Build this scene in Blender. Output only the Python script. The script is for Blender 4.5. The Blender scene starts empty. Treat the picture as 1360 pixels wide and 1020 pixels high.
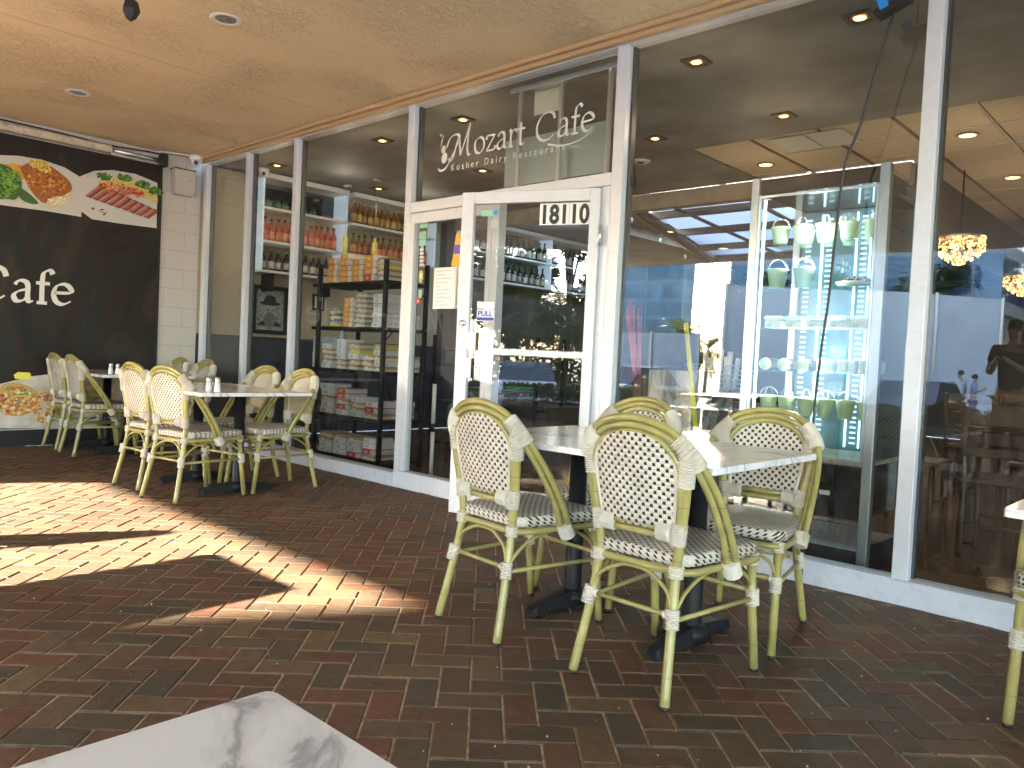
import bpy, math, random
from math import sin, cos, pi, radians, sqrt, atan2
from mathutils import Vector, Matrix
random.seed(7)
sc = bpy.context.scene
C = sc.collection

# ------------------------------------------------------------------ camera model (solved from the photograph)
F, YAW, PITCH, ROLL, EYE = 1042.14, radians(133.0025), radians(-1.9678), radians(2.7607), 1.05
_f = Vector((cos(PITCH)*cos(YAW), cos(PITCH)*sin(YAW), sin(PITCH)))
_r = _f.cross(Vector((0, 0, 1))).normalized(); _u = _r.cross(_f)
_r, _u = cos(ROLL)*_r + sin(ROLL)*_u, -sin(ROLL)*_r + cos(ROLL)*_u
def ray(px, py): return _f + _r*((px-680)/F) - _u*((py-510)/F)
def onY(px, py, Y):
    d = ray(px, py); return d*(Y/d.y) + Vector((0, 0, EYE))
def onX(px, py, X):
    d = ray(px, py); return d*(X/d.x) + Vector((0, 0, EYE))
def onZ(px, py, Z):
    d = ray(px, py); return d*((Z-EYE)/d.z) + Vector((0, 0, EYE))
EXPO = 4.65
LK = 0.04   # strength of the lit lamps relative to daylight
D, HC, XW = 3.86, 2.99, -8.30        # facade plane y, soffit height, banner wall x
LOT = -0.50                          # level of the parking lot outside

# ------------------------------------------------------------------ material helpers
def nt(name):
    m = bpy.data.materials.new(name); m.use_nodes = True
    t = m.node_tree; t.nodes.clear()
    out = t.nodes.new('ShaderNodeOutputMaterial')
    return m, t, out
def N(t, typ, **kw):
    n = t.nodes.new(typ)
    for k, v in kw.items():
        if k.startswith('i_'):
            n.inputs[int(k[2:])].default_value = v
        else: setattr(n, k, v)
    return n
def L(t, a, b): t.links.new(a, b)
def MA(t, op, a, b=None, c=None):
    n = t.nodes.new('ShaderNodeMath'); n.operation = op
    for i, x in enumerate((a, b, c)):
        if x is None: continue
        if isinstance(x, (int, float)): n.inputs[i].default_value = x
        else: t.links.new(x, n.inputs[i])
    return n.outputs[0]
def c4(c): return (c[0], c[1], c[2], 1.0)
def ramp(t, fac, stops):
    r = t.nodes.new('ShaderNodeValToRGB'); el = r.color_ramp.elements
    while len(el) < len(stops): el.new(0.5)
    for e, (p, c) in zip(el, stops): e.position = p; e.color = c4(c)
    t.links.new(fac, r.inputs[0]); return r.outputs[0]
def mixc(t, fac, a, b, mode='MIX'):
    n = t.nodes.new('ShaderNodeMix'); n.data_type = 'RGBA'; n.blend_type = mode
    if isinstance(fac, (int, float)): n.inputs[0].default_value = fac
    else: t.links.new(fac, n.inputs[0])
    for i, x in ((6, a), (7, b)):
        if isinstance(x, tuple): n.inputs[i].default_value = c4(x)
        else: t.links.new(x, n.inputs[i])
    return n.outputs[2]
def M(name, col, rough=0.5, metal=0.0, noise=None, bump=None, emis=None, spec=0.5, stain=None, coat=0.0, rand=0.0):
    """plain surface: base colour with soft variation (noise=(scale,amount)), fine bump=(scale,strength), stain=(scale,colour,amount)"""
    m, t, out = nt(name)
    b = t.nodes.new('ShaderNodeBsdfPrincipled'); L(t, b.outputs[0], out.inputs[0])
    b.inputs['Roughness'].default_value = rough; b.inputs['Metallic'].default_value = metal
    b.inputs['Specular IOR Level'].default_value = spec; b.inputs['Coat Weight'].default_value = coat
    tc = t.nodes.new('ShaderNodeTexCoord').outputs['Object']
    src = None
    if noise:
        n = N(t, 'ShaderNodeTexNoise'); n.inputs['Scale'].default_value = noise[0]; n.inputs['Detail'].default_value = 6
        L(t, tc, n.inputs['Vector'])
        a = noise[1]
        src = ramp(t, n.outputs[0], [(0.3, tuple(x*(1-a) for x in col)), (0.7, tuple(min(1, x*(1+a)) for x in col))])
    if stain:
        n = N(t, 'ShaderNodeTexNoise'); n.inputs['Scale'].default_value = stain[0]; n.inputs['Detail'].default_value = 8
        n.inputs['Roughness'].default_value = 0.7; L(t, tc, n.inputs['Vector'])
        f = ramp(t, n.outputs[0], [(0.5, (0, 0, 0)), (0.72, (stain[2],)*3)])
        src = mixc(t, f, src if src else tuple(col), tuple(stain[1]))
    if rand:
        oi = t.nodes.new('ShaderNodeObjectInfo')
        v = MA(t, 'MULTIPLY_ADD', oi.outputs['Random'], 2*rand, 1-rand)
        hs = t.nodes.new('ShaderNodeHueSaturation'); L(t, v, hs.inputs['Value'])
        if src: L(t, src, hs.inputs['Color'])
        else: hs.inputs['Color'].default_value = c4(col)
        src = hs.outputs[0]
    if src: L(t, src, b.inputs['Base Color'])
    else: b.inputs['Base Color'].default_value = c4(col)
    if bump:
        n = N(t, 'ShaderNodeTexNoise'); n.inputs['Scale'].default_value = bump[0]; n.inputs['Detail'].default_value = 4
        L(t, tc, n.inputs['Vector'])
        bp = t.nodes.new('ShaderNodeBump'); bp.inputs['Strength'].default_value = bump[1]; bp.inputs['Distance'].default_value = 0.01
        L(t, n.outputs[0], bp.inputs['Height']); L(t, bp.outputs[0], b.inputs['Normal'])
    if emis:
        b.inputs['Emission Color'].default_value = c4(emis[0]); b.inputs['Emission Strength'].default_value = emis[1]*LK
    return m

def glass_mat(name, tint=(0.80, 0.84, 0.84), f0=0.085, dirt=0.002):
    m, t, out = nt(name)
    geo = t.nodes.new('ShaderNodeNewGeometry')
    dt = N(t, 'ShaderNodeVectorMath', operation='DOT_PRODUCT'); L(t, geo.outputs['Normal'], dt.inputs[0]); L(t, geo.outputs['Incoming'], dt.inputs[1])
    c = MA(t, 'ABSOLUTE', dt.outputs['Value']); k = MA(t, 'POWER', MA(t, 'SUBTRACT', 1.0, c), 5.0)
    fr = MA(t, 'MULTIPLY_ADD', k, 1-f0, f0)
    fr = MA(t, 'MULTIPLY', fr, MA(t, 'SUBTRACT', 1.0, geo.outputs['Backfacing']))
    tr = N(t, 'ShaderNodeBsdfTransparent'); tr.inputs[0].default_value = c4(tuple(sqrt(x) for x in tint))
    gl = N(t, 'ShaderNodeBsdfGlossy'); gl.inputs['Roughness'].default_value = 0.0; gl.inputs['Color'].default_value = (1, 1, 1, 1)
    tc = t.nodes.new('ShaderNodeTexCoord').outputs['Object']
    # faint unevenness of the float glass, so reflections wobble a little
    n = N(t, 'ShaderNodeTexNoise'); n.inputs['Scale'].default_value = 0.9; n.inputs['Detail'].default_value = 1; L(t, tc, n.inputs['Vector'])
    bp = t.nodes.new('ShaderNodeBump'); bp.inputs['Strength'].default_value = 0.12; bp.inputs['Distance'].default_value = 0.02
    L(t, n.outputs[0], bp.inputs['Height']); L(t, bp.outputs[0], gl.inputs['Normal'])
    mx = t.nodes.new('ShaderNodeMixShader'); L(t, fr, mx.inputs[0]); L(t, tr.outputs[0], mx.inputs[1]); L(t, gl.outputs[0], mx.inputs[2])
    # dust and smears on the pane
    df = N(t, 'ShaderNodeBsdfDiffuse'); df.inputs[0].default_value = (0.7, 0.7, 0.68, 1)
    n2 = N(t, 'ShaderNodeTexNoise'); n2.inputs['Scale'].default_value = 5; n2.inputs['Detail'].default_value = 10; n2.inputs['Roughness'].default_value = 0.75
    L(t, tc, n2.inputs['Vector'])
    f = ramp(t, n2.outputs[0], [(0.5, (0.0,)*3), (0.85, (dirt*6,)*3)])
    m2 = t.nodes.new('ShaderNodeMixShader'); L(t, f, m2.inputs[0]); L(t, mx.outputs[0], m2.inputs[1]); L(t, df.outputs[0], m2.inputs[2])
    L(t, m2.outputs[0], out.inputs[0])
    return m

def weave_mat(name, ax):
    """cream plastic weave with staggered black squares, ax = axes used for the pattern"""
    m, t, out = nt(name)
    b = t.nodes.new('ShaderNodeBsdfPrincipled'); L(t, b.outputs[0], out.inputs[0])
    b.inputs['Roughness'].default_value = 0.42
    sp = t.nodes.new('ShaderNodeSeparateXYZ'); L(t, t.nodes.new('ShaderNodeTexCoord').outputs['Object'], sp.inputs[0])
    u, v = sp.outputs[ax[0]], sp.outputs[ax[1]]
    if ax == (0, 1): u, v = MA(t, 'ADD', u, sp.outputs[2]), MA(t, 'ADD', v, sp.outputs[2])
    v = MA(t, 'DIVIDE', MA(t, 'ADD', v, 3.0), 0.0148)
    row = MA(t, 'FLOOR', v); par = MA(t, 'MODULO', row, 2.0)
    uu = MA(t, 'ADD', MA(t, 'DIVIDE', MA(t, 'ADD', u, 3.0), 0.0295), MA(t, 'MULTIPLY', par, 0.5))
    fu, fv = MA(t, 'FRACT', uu), MA(t, 'FRACT', v)
    du, dv = MA(t, 'ABSOLUTE', MA(t, 'SUBTRACT', fu, 0.5)), MA(t, 'ABSOLUTE', MA(t, 'SUBTRACT', fv, 0.5))
    blk = MA(t, 'MULTIPLY', MA(t, 'LESS_THAN', du, 0.185), MA(t, 'LESS_THAN', dv, 0.36))
    n = N(t, 'ShaderNodeTexNoise'); n.inputs['Scale'].default_value = 9
    L(t, t.nodes.new('ShaderNodeTexCoord').outputs['Object'], n.inputs['Vector'])
    base = ramp(t, n.outputs[0], [(0.3, (0.52, 0.47, 0.395)), (0.7, (0.66, 0.61, 0.53))])
    # strand edges: slightly darker lines round each square
    ln = MA(t, 'MAXIMUM', MA(t, 'GREATER_THAN', dv, 0.45), MA(t, 'MULTIPLY', MA(t, 'LESS_THAN', MA(t, 'ABSOLUTE', MA(t, 'SUBTRACT', du, 0.24)), 0.02), 1.0))
    base = mixc(t, MA(t, 'MULTIPLY', ln, 0.35), base, (0.33, 0.28, 0.2))
    L(t, mixc(t, blk, base, (0.006, 0.006, 0.007)), b.inputs['Base Color'])
    h = MA(t, 'SUBTRACT', MA(t, 'MULTIPLY', MA(t, 'COSINE', MA(t, 'MULTIPLY', dv, 5.0)), 0.5), MA(t, 'MULTIPLY', blk, 0.8))
    bp = t.nodes.new('ShaderNodeBump'); bp.inputs['Strength'].default_value = 0.6; bp.inputs['Distance'].default_value = 0.003
    L(t, h, bp.inputs['Height']); L(t, bp.outputs[0], b.inputs['Normal'])
    return m

def cane_mat():
    m, t, out = nt('painted_cane')
    b = t.nodes.new('ShaderNodeBsdfPrincipled'); L(t, b.outputs[0], out.inputs[0])
    b.inputs['Roughness'].default_value = 0.33; b.inputs['Coat Weight'].default_value = 0.1
    tc = t.nodes.new('ShaderNodeTexCoord').outputs['Object']
    sp = t.nodes.new('ShaderNodeSeparateXYZ'); L(t, tc, sp.inputs[0])
    n = N(t, 'ShaderNodeTexNoise'); n.inputs['Scale'].default_value = 14; n.inputs['Detail'].default_value = 5; L(t, tc, n.inputs['Vector'])
    base = ramp(t, n.outputs[0], [(0.25, (0.25, 0.21, 0.070)), (0.6, (0.35, 0.305, 0.105)), (0.85, (0.41, 0.375, 0.165))])
    g = MA(t, 'FRACT', MA(t, 'DIVIDE', MA(t, 'ADD', sp.outputs[2], 3.0), 0.172))
    line = MA(t, 'LESS_THAN', g, 0.012)
    L(t, mixc(t, MA(t, 'MULTIPLY', line, 0.75), base, (0.10, 0.07, 0.02)), b.inputs['Base Color'])
    return m

def marble_mat(name='white_marble', base=(0.74, 0.72, 0.72), vein=(0.36, 0.35, 0.37), sc_=3.4, rough=0.14):
    m, t, out = nt(name)
    b = t.nodes.new('ShaderNodeBsdfPrincipled'); L(t, b.outputs[0], out.inputs[0]); b.inputs['Roughness'].default_value = rough
    tc = t.nodes.new('ShaderNodeTexCoord').outputs['Object']
    n = N(t, 'ShaderNodeTexNoise'); n.inputs['Scale'].default_value = sc_; n.inputs['Detail'].default_value = 9; n.inputs['Roughness'].default_value = 0.62
    n.inputs['Distortion'].default_value = 1.6; L(t, tc, n.inputs['Vector'])
    v = MA(t, 'ABSOLUTE', MA(t, 'SUBTRACT', n.outputs[0], 0.49))
    n2 = N(t, 'ShaderNodeTexNoise'); n2.inputs['Scale'].default_value = sc_*1.3; n2.inputs['Detail'].default_value = 3; L(t, tc, n2.inputs['Vector'])
    w = ramp(t, v, [(0.0, (1,)*3), (0.012, (0.8,)*3), (0.03, (0.3,)*3), (0.08, (0.0,)*3)])
    k = MA(t, 'MULTIPLY', w, ramp(t, n2.outputs[0], [(0.42, (0.05,)*3), (0.6, (1.0,)*3)]))
    L(t, mixc(t, k, base, vein), b.inputs['Base Color'])
    return m

def stucco_mat(name, col, bumpk=0.9):
    m, t, out = nt(name)
    b = t.nodes.new('ShaderNodeBsdfPrincipled'); L(t, b.outputs[0], out.inputs[0]); b.inputs['Roughness'].default_value = 0.75
    tc = t.nodes.new('ShaderNodeTexCoord').outputs['Object']
    mp = t.nodes.new('ShaderNodeMapping'); mp.inputs['Scale'].default_value = (1.0, 0.62, 1.0); mp.inputs['Rotation'].default_value = (0, 0, 0.5); L(t, tc, mp.inputs[0])
    big = N(t, 'ShaderNodeTexNoise'); big.inputs['Scale'].default_value = 0.7; big.inputs['Detail'].default_value = 4; L(t, tc, big.inputs['Vector'])
    base = ramp(t, big.outputs[0], [(0.3, tuple(x*0.95 for x in col)), (0.7, tuple(x*1.03 for x in col))])
    n = N(t, 'ShaderNodeTexNoise'); n.inputs['Scale'].default_value = 24; n.inputs['Detail'].default_value = 5; n.inputs['Roughness'].default_value = 0.62
    n.inputs['Distortion'].default_value = 1.2; L(t, mp.outputs[0], n.inputs['Vector'])
    h = ramp(t, n.outputs[0], [(0.42, (0,)*3), (0.55, (1,)*3)])
    # the trowelled texture is patchy
    n3 = N(t, 'ShaderNodeTexNoise'); n3.inputs['Scale'].default_value = 1.6; n3.inputs['Detail'].default_value = 3; L(t, tc, n3.inputs['Vector'])
    pat = ramp(t, n3.outputs[0], [(0.42, (0.1,)*3), (0.62, (0.8,)*3)])
    hh = MA(t, 'MULTIPLY', h, pat)
    L(t, base, b.inputs['Base Color'])
    bp = t.nodes.new('ShaderNodeBump'); bp.inputs['Strength'].default_value = bumpk; bp.inputs['Distance'].default_value = 0.012
    L(t, hh, bp.inputs['Height']); L(t, bp.outputs[0], b.inputs['Normal'])
    return m

def brick_mat():
    m, t, out = nt('clay_paver')
    b = t.nodes.new('ShaderNodeBsdfPrincipled'); L(t, b.outputs[0], out.inputs[0])
    tc = t.nodes.new('ShaderNodeTexCoord').outputs['Object']
    geo = t.nodes.new('ShaderNodeNewGeometry'); rnd = geo.outputs['Random Per Island']
    col = ramp(t, rnd, [(0.0, (0.128, 0.064, 0.042)), (0.14, (0.096, 0.066, 0.046)), (0.28, (0.155, 0.070, 0.045)), (0.42, (0.118, 0.078, 0.050)),
                        (0.54, (0.078, 0.062, 0.048)), (0.68, (0.145, 0.090, 0.058)), (0.80, (0.088, 0.070, 0.050)), (0.9, (0.115, 0.062, 0.042)), (1.0, (0.160, 0.110, 0.062))])
    n = N(t, 'ShaderNodeTexNoise'); n.inputs['Scale'].default_value = 22; n.inputs['Detail'].default_value = 8; n.inputs['Roughness'].default_value = 0.7; L(t, tc, n.inputs['Vector'])
    col = mixc(t, 0.55, col, ramp(t, n.outputs[0], [(0.28, (0.35,)*3), (0.72, (1.5, 1.45, 1.35))]), 'MULTIPLY')
    big = N(t, 'ShaderNodeTexNoise'); big.inputs['Scale'].default_value = 0.8; big.inputs['Detail'].default_value = 5; L(t, tc, big.inputs['Vector'])
    col = mixc(t, 0.6, col, ramp(t, big.outputs[0], [(0.3, (0.7, 0.72, 0.72)), (0.7, (1.25, 1.18, 1.05))]), 'MULTIPLY')
    # grit specks
    sp = N(t, 'ShaderNodeTexNoise'); sp.inputs['Scale'].default_value = 260; sp.inputs['Detail'].default_value = 2; L(t, tc, sp.inputs['Vector'])
    col = mixc(t, ramp(t, sp.outputs[0], [(0.66, (0,)*3), (0.74, (0.6,)*3)]), col, (0.36, 0.27, 0.18))
    L(t, col, b.inputs['Base Color'])
    L(t, ramp(t, big.outputs[0], [(0.3, (0.55,)*3), (0.7, (0.8,)*3)]), b.inputs['Roughness']); b.inputs['Specular IOR Level'].default_value = 0.22
    bp = t.nodes.new('ShaderNodeBump'); bp.inputs['Strength'].default_value = 0.55; bp.inputs['Distance'].default_value = 0.0025
    n2 = N(t, 'ShaderNodeTexNoise'); n2.inputs['Scale'].default_value = 120; n2.inputs['Detail'].default_value = 6; L(t, tc, n2.inputs['Vector'])
    L(t, n2.outputs[0], bp.inputs['Height']); L(t, bp.outputs[0], b.inputs['Normal'])
    return m

def banner_mat():
    m, t, out = nt('banner_print')
    b = t.nodes.new('ShaderNodeBsdfPrincipled'); L(t, b.outputs[0], out.inputs[0]); b.inputs['Roughness'].default_value = 0.5; b.inputs['Specular IOR Level'].default_value = 0.3
    tc = t.nodes.new('ShaderNodeTexCoord').outputs['Object']
    mp = t.nodes.new('ShaderNodeMapping'); mp.inputs['Scale'].default_value = (1, 1.1, 0.5); mp.inputs['Rotation'].default_value = (0.5, 0, 0); L(t, tc, mp.inputs[0])
    n = N(t, 'ShaderNodeTexNoise'); n.inputs['Scale'].default_value = 1.3; n.inputs['Detail'].default_value = 3; n.inputs['Distortion'].default_value = 2.2; L(t, mp.outputs[0], n.inputs['Vector'])
    L(t, ramp(t, n.outputs[0], [(0.3, (0.006, 0.007, 0.006)), (0.45, (0.022, 0.012, 0.009)), (0.55, (0.012, 0.014, 0.012)), (0.68, (0.042, 0.025, 0.018)), (0.8, (0.009, 0.008, 0.008))]), b.inputs['Base Color'])
    w = N(t, 'ShaderNodeTexNoise'); w.inputs['Scale'].default_value = 2.5; L(t, tc, w.inputs['Vector'])
    bp = t.nodes.new('ShaderNodeBump'); bp.inputs['Strength'].default_value = 0.5; bp.inputs['Distance'].default_value = 0.03
    L(t, w.outputs[0], bp.inputs['Height']); L(t, bp.outputs[0], b.inputs['Normal'])
    return m

def block_mat():
    """painted concrete block with thin courses, wall lies in the YZ plane"""
    m, t, out = nt('painted_block')
    b = t.nodes.new('ShaderNodeBsdfPrincipled'); L(t, b.outputs[0], out.inputs[0]); b.inputs['Roughness'].default_value = 0.6
    tc = t.nodes.new('ShaderNodeTexCoord').outputs['Object']
    sp = t.nodes.new('ShaderNodeSeparateXYZ'); L(t, tc, sp.inputs[0])
    cb = t.nodes.new('ShaderNodeCombineXYZ'); L(t, sp.outputs[1], cb.inputs[0]); L(t, sp.outputs[2], cb.inputs[1])
    br = N(t, 'ShaderNodeTexBrick'); L(t, cb.outputs[0], br.inputs['Vector']); br.inputs['Scale'].default_value = 1.0
    br.inputs['Brick Width'].default_value = 0.4; br.inputs['Row Height'].default_value = 0.2; br.inputs['Mortar Size'].default_value = 0.0025
    br.inputs['Color1'].default_value = (0.56, 0.52, 0.485, 1); br.inputs['Color2'].default_value = (0.55, 0.51, 0.475, 1); br.inputs['Mortar'].default_value = (0.36, 0.33, 0.30, 1)
    n = N(t, 'ShaderNodeTexNoise'); n.inputs['Scale'].default_value = 18; n.inputs['Detail'].default_value = 9; n.inputs['Roughness'].default_value = 0.75; L(t, tc, n.inputs['Vector'])
    col = mixc(t, ramp(t, n.outputs[0], [(0.62, (0,)*3), (0.68, (0.75,)*3)]), br.outputs[0], (0.26, 0.22, 0.19))
    L(t, col, b.inputs['Base Color'])
    bp = t.nodes.new('ShaderNodeBump'); bp.inputs['Strength'].default_value = 0.5; bp.inputs['Distance'].default_value = 0.006
    L(t, n.outputs[0], bp.inputs['Height']); L(t, bp.outputs[0], b.inputs['Normal'])
    return m

def facade_glass_mat(name, col, dark, sx, sz):
    """curtain-wall tower: glass bands with mullions, reflecting the real sky"""
    m, t, out = nt(name)
    b = t.nodes.new('ShaderNodeBsdfPrincipled'); L(t, b.outputs[0], out.inputs[0])
    tc = t.nodes.new('ShaderNodeTexCoord').outputs['Object']
    sp = t.nodes.new('ShaderNodeSeparateXYZ'); L(t, tc, sp.inputs[0])
    fx = MA(t, 'FRACT', MA(t, 'DIVIDE', MA(t, 'ADD', MA(t, 'ADD', sp.outputs[0], sp.outputs[1]), 500.0), sx))
    fz = MA(t, 'FRACT', MA(t, 'DIVIDE', MA(t, 'ADD', sp.outputs[2], 500.0), sz))
    ln = MA(t, 'MAXIMUM', MA(t, 'LESS_THAN', fx, 0.07), MA(t, 'LESS_THAN', fz, 0.22))
    n = N(t, 'ShaderNodeTexNoise'); n.inputs['Scale'].default_value = 0.35; L(t, tc, n.inputs['Vector'])
    g = ramp(t, n.outputs[0], [(0.35, tuple(x*0.6 for x in col)), (0.65, col)])
    L(t, mixc(t, ln, g, dark), b.inputs['Base Color'])
    L(t, MA(t, 'MULTIPLY_ADD', ln, 0.45, 0.12), b.inputs['Roughness'])
    L(t, MA(t, 'MULTIPLY_ADD', ln, -0.4, 0.4), b.inputs['Metallic'])
    return m

def leaf_mat(name, a, b_):
    m, t, out = nt(name)
    b = t.nodes.new('ShaderNodeBsdfPrincipled'); b.inputs['Roughness'].default_value = 0.5
    geo = t.nodes.new('ShaderNodeNewGeometry')
    c = ramp(t, geo.outputs['Random Per Island'], [(0.0, a), (1.0, b_)]); L(t, c, b.inputs['Base Color'])
    tl = t.nodes.new('ShaderNodeBsdfTranslucent'); L(t, c, tl.inputs[0])
    mx = t.nodes.new('ShaderNodeMixShader'); mx.inputs[0].default_value = 0.35; L(t, b.outputs[0], mx.inputs[1]); L(t, tl.outputs[0], mx.inputs[2])
    L(t, mx.outputs[0], out.inputs[0]); return m

# ------------------------------------------------------------------ mesh builder
class MB:
    def __init__(s): s.v = []; s.f = []; s.mi = []; s.sm = []; s.cur = 0
    def add(s, vs, fs, smooth=False):
        o = len(s.v); s.v += [Vector(v) for v in vs]
        for f in fs: s.f.append([o+i for i in f]); s.mi.append(s.cur); s.sm.append(smooth)
        return s
    def box(s, a, b, bev=0.0):
        x0, y0, z0 = (min(a[i], b[i]) for i in range(3)); x1, y1, z1 = (max(a[i], b[i]) for i in range(3))
        if bev <= 0:
            return s.add([(x0,y0,z0),(x1,y0,z0),(x1,y1,z0),(x0,y1,z0),(x0,y0,z1),(x1,y0,z1),(x1,y1,z1),(x0,y1,z1)],
                         [(0,3,2,1),(4,5,6,7),(0,1,5,4),(1,2,6,5),(2,3,7,6),(3,0,4,7)])
        e = min(bev, (x1-x0)/2.01, (y1-y0)/2.01, (z1-z0)/2.01); vs = []; idx = {}
        for i, X in enumerate((x0, x1)):
            for j, Y in enumerate((y0, y1)):
                for k, Z in enumerate((z0, z1)):
                    sx, sy, sz = (1, -1)[i], (1, -1)[j], (1, -1)[k]
                    idx[i,j,k] = len(vs)
                    vs += [(X, Y+sy*e, Z+sz*e), (X+sx*e, Y, Z+sz*e), (X+sx*e, Y+sy*e, Z)]
        g = lambda i,j,k,a: idx[i,j,k]+a
        fs = [(g(0,0,0,0),g(0,0,1,0),g(0,1,1,0),g(0,1,0,0)), (g(1,0,0,0),g(1,1,0,0),g(1,1,1,0),g(1,0,1,0)),
              (g(0,0,0,1),g(1,0,0,1),g(1,0,1,1),g(0,0,1,1)), (g(0,1,0,1),g(0,1,1,1),g(1,1,1,1),g(1,1,0,1)),
              (g(0,0,0,2),g(0,1,0,2),g(1,1,0,2),g(1,0,0,2)), (g(0,0,1,2),g(1,0,1,2),g(1,1,1,2),g(0,1,1,2))]
        for j in (0,1):
            for k in (0,1): fs.append((g(0,j,k,1),g(0,j,k,2),g(1,j,k,2),g(1,j,k,1)) if (j+k)%2==0 else (g(0,j,k,1),g(1,j,k,1),g(1,j,k,2),g(0,j,k,2)))
        for i in (0,1):
            for k in (0,1): fs.append((g(i,0,k,0),g(i,1,k,0),g(i,1,k,2),g(i,0,k,2)) if (i+k)%2==0 else (g(i,0,k,0),g(i,0,k,2),g(i,1,k,2),g(i,1,k,0)))
        for i in (0,1):
            for j in (0,1): fs.append((g(i,j,0,0),g(i,j,0,1),g(i,j,1,1),g(i,j,1,0)) if (i+j)%2==0 else (g(i,j,0,0),g(i,j,1,0),g(i,j,1,1),g(i,j,0,1)))
        for i in (0,1):
            for j in (0,1):
                for k in (0,1):
                    tri = (g(i,j,k,0),g(i,j,k,1),g(i,j,k,2))
                    fs.append(tri if (i+j+k)%2==1 else tri[::-1])
        return s.add(vs, fs)
    def tube(s, path, r, n=8, cap=True, rr=None):
        P = [Vector(p) for p in path]; rings = []
        up = None; vs = []
        for i, p in enumerate(P):
            d = (P[min(i+1, len(P)-1)] - P[max(i-1, 0)])
            if d.length < 1e-9: d = Vector((0,0,1))
            d.normalize()
            if up is None:
                up = d.orthogonal().normalized()
            up = (up - d*up.dot(d))
            if up.length < 1e-6: up = d.orthogonal()
            up.normalize(); w = d.cross(up)
            R = rr[i] if rr else r
            vs += [p + (up*cos(2*pi*k/n) + w*sin(2*pi*k/n))*R for k in range(n)]
        fs = []
        for i in range(len(P)-1):
            for k in range(n):
                fs.append((i*n+k, i*n+(k+1)%n, (i+1)*n+(k+1)%n, (i+1)*n+k))
        s.add(vs, fs, True)
        if cap:
            o = len(s.v)-len(vs)
            s.f.append([o+k for k in range(n)][::-1]); s.mi.append(s.cur); s.sm.append(False)
            s.f.append([o+(len(P)-1)*n+k for k in range(n)]); s.mi.append(s.cur); s.sm.append(False)
        return s
    def wrap(s, path, r, pitch=0.0085, n=12, amp=0.16):
        """ribbed binding round a path"""
        P = [Vector(p) for p in path]; pts = []; ds = [0]
        for a, b in zip(P, P[1:]): ds.append(ds[-1]+(b-a).length)
        tot = ds[-1]; k = max(2, int(tot/pitch)*2)
        rr = []
        for i in range(k+1):
            d = tot*i/k; j = 0
            while j < len(ds)-2 and ds[j+1] < d: j += 1
            t = (d-ds[j])/max(1e-9, ds[j+1]-ds[j]); pts.append(P[j].lerp(P[j+1], min(1, t)))
            rr.append(r*(1+amp*(1 if i%2 else -0.5)))
        q = len(s.sm); s.tube(pts, r, n, True, rr); s.sm[q:] = [False]*(len(s.sm)-q); return s
    def lathe(s, prof, c=(0,0,0), n=20, smooth=True):
        c = Vector(c); vs = []; fs = []
        for r, z in prof:
            for k in range(n): vs.append(c + Vector((r*cos(2*pi*k/n), r*sin(2*pi*k/n), z)))
        for i in range(len(prof)-1):
            for k in range(n): fs.append((i*n+k, i*n+(k+1)%n, (i+1)*n+(k+1)%n, (i+1)*n+k))
        s.add(vs, fs, smooth); o = len(s.v)-len(vs)
        if prof[0][0] > 1e-4: s.f.append([o+k for k in range(n)][::-1]); s.mi.append(s.cur); s.sm.append(False)
        if prof[-1][0] > 1e-4: s.f.append([o+(len(prof)-1)*n+k for k in range(n)]); s.mi.append(s.cur); s.sm.append(False)
        return s
    def prism(s, poly, d):
        """poly: 3-D points of a flat outline, d: extrusion vector"""
        P = [Vector(p) for p in poly]; d = Vector(d); n = len(P)
        return s.add(P + [p+d for p in P], [tuple(range(n))[::-1], tuple(range(n, 2*n))] + [(i, (i+1)%n, n+(i+1)%n, n+i) for i in range(n)])
    def build(s, name, mat, parent=None, local=False):
        me = bpy.data.meshes.new(name)
        off = Vector((0,0,0))
        if parent is not None and not local:
            q = parent
            while q is not None: off += q.location; q = q.parent
        me.from_pydata([tuple(v-off) for v in s.v], [], s.f)
        mats = mat if isinstance(mat, (list, tuple)) else [mat]
        for m in mats: me.materials.append(m)
        me.polygons.foreach_set('material_index', s.mi); me.polygons.foreach_set('use_smooth', s.sm)
        me.validate(); me.update()
        o = bpy.data.objects.new(name, me); C.objects.link(o)
        if parent is not None: o.parent = parent
        return o
def catm(P, k=6):
    P = [Vector(p) for p in P]; out = []
    for i in range(len(P)-1):
        a, b, c, d = P[max(i-1,0)], P[i], P[i+1], P[min(i+2,len(P)-1)]
        for j in range(k):
            t = j/k
            out.append(0.5*((2*b)+(c-a)*t+(2*a-5*b+4*c-d)*t*t+(3*b-a-3*c+d)*t**3))
    out.append(P[-1]); return out

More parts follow.
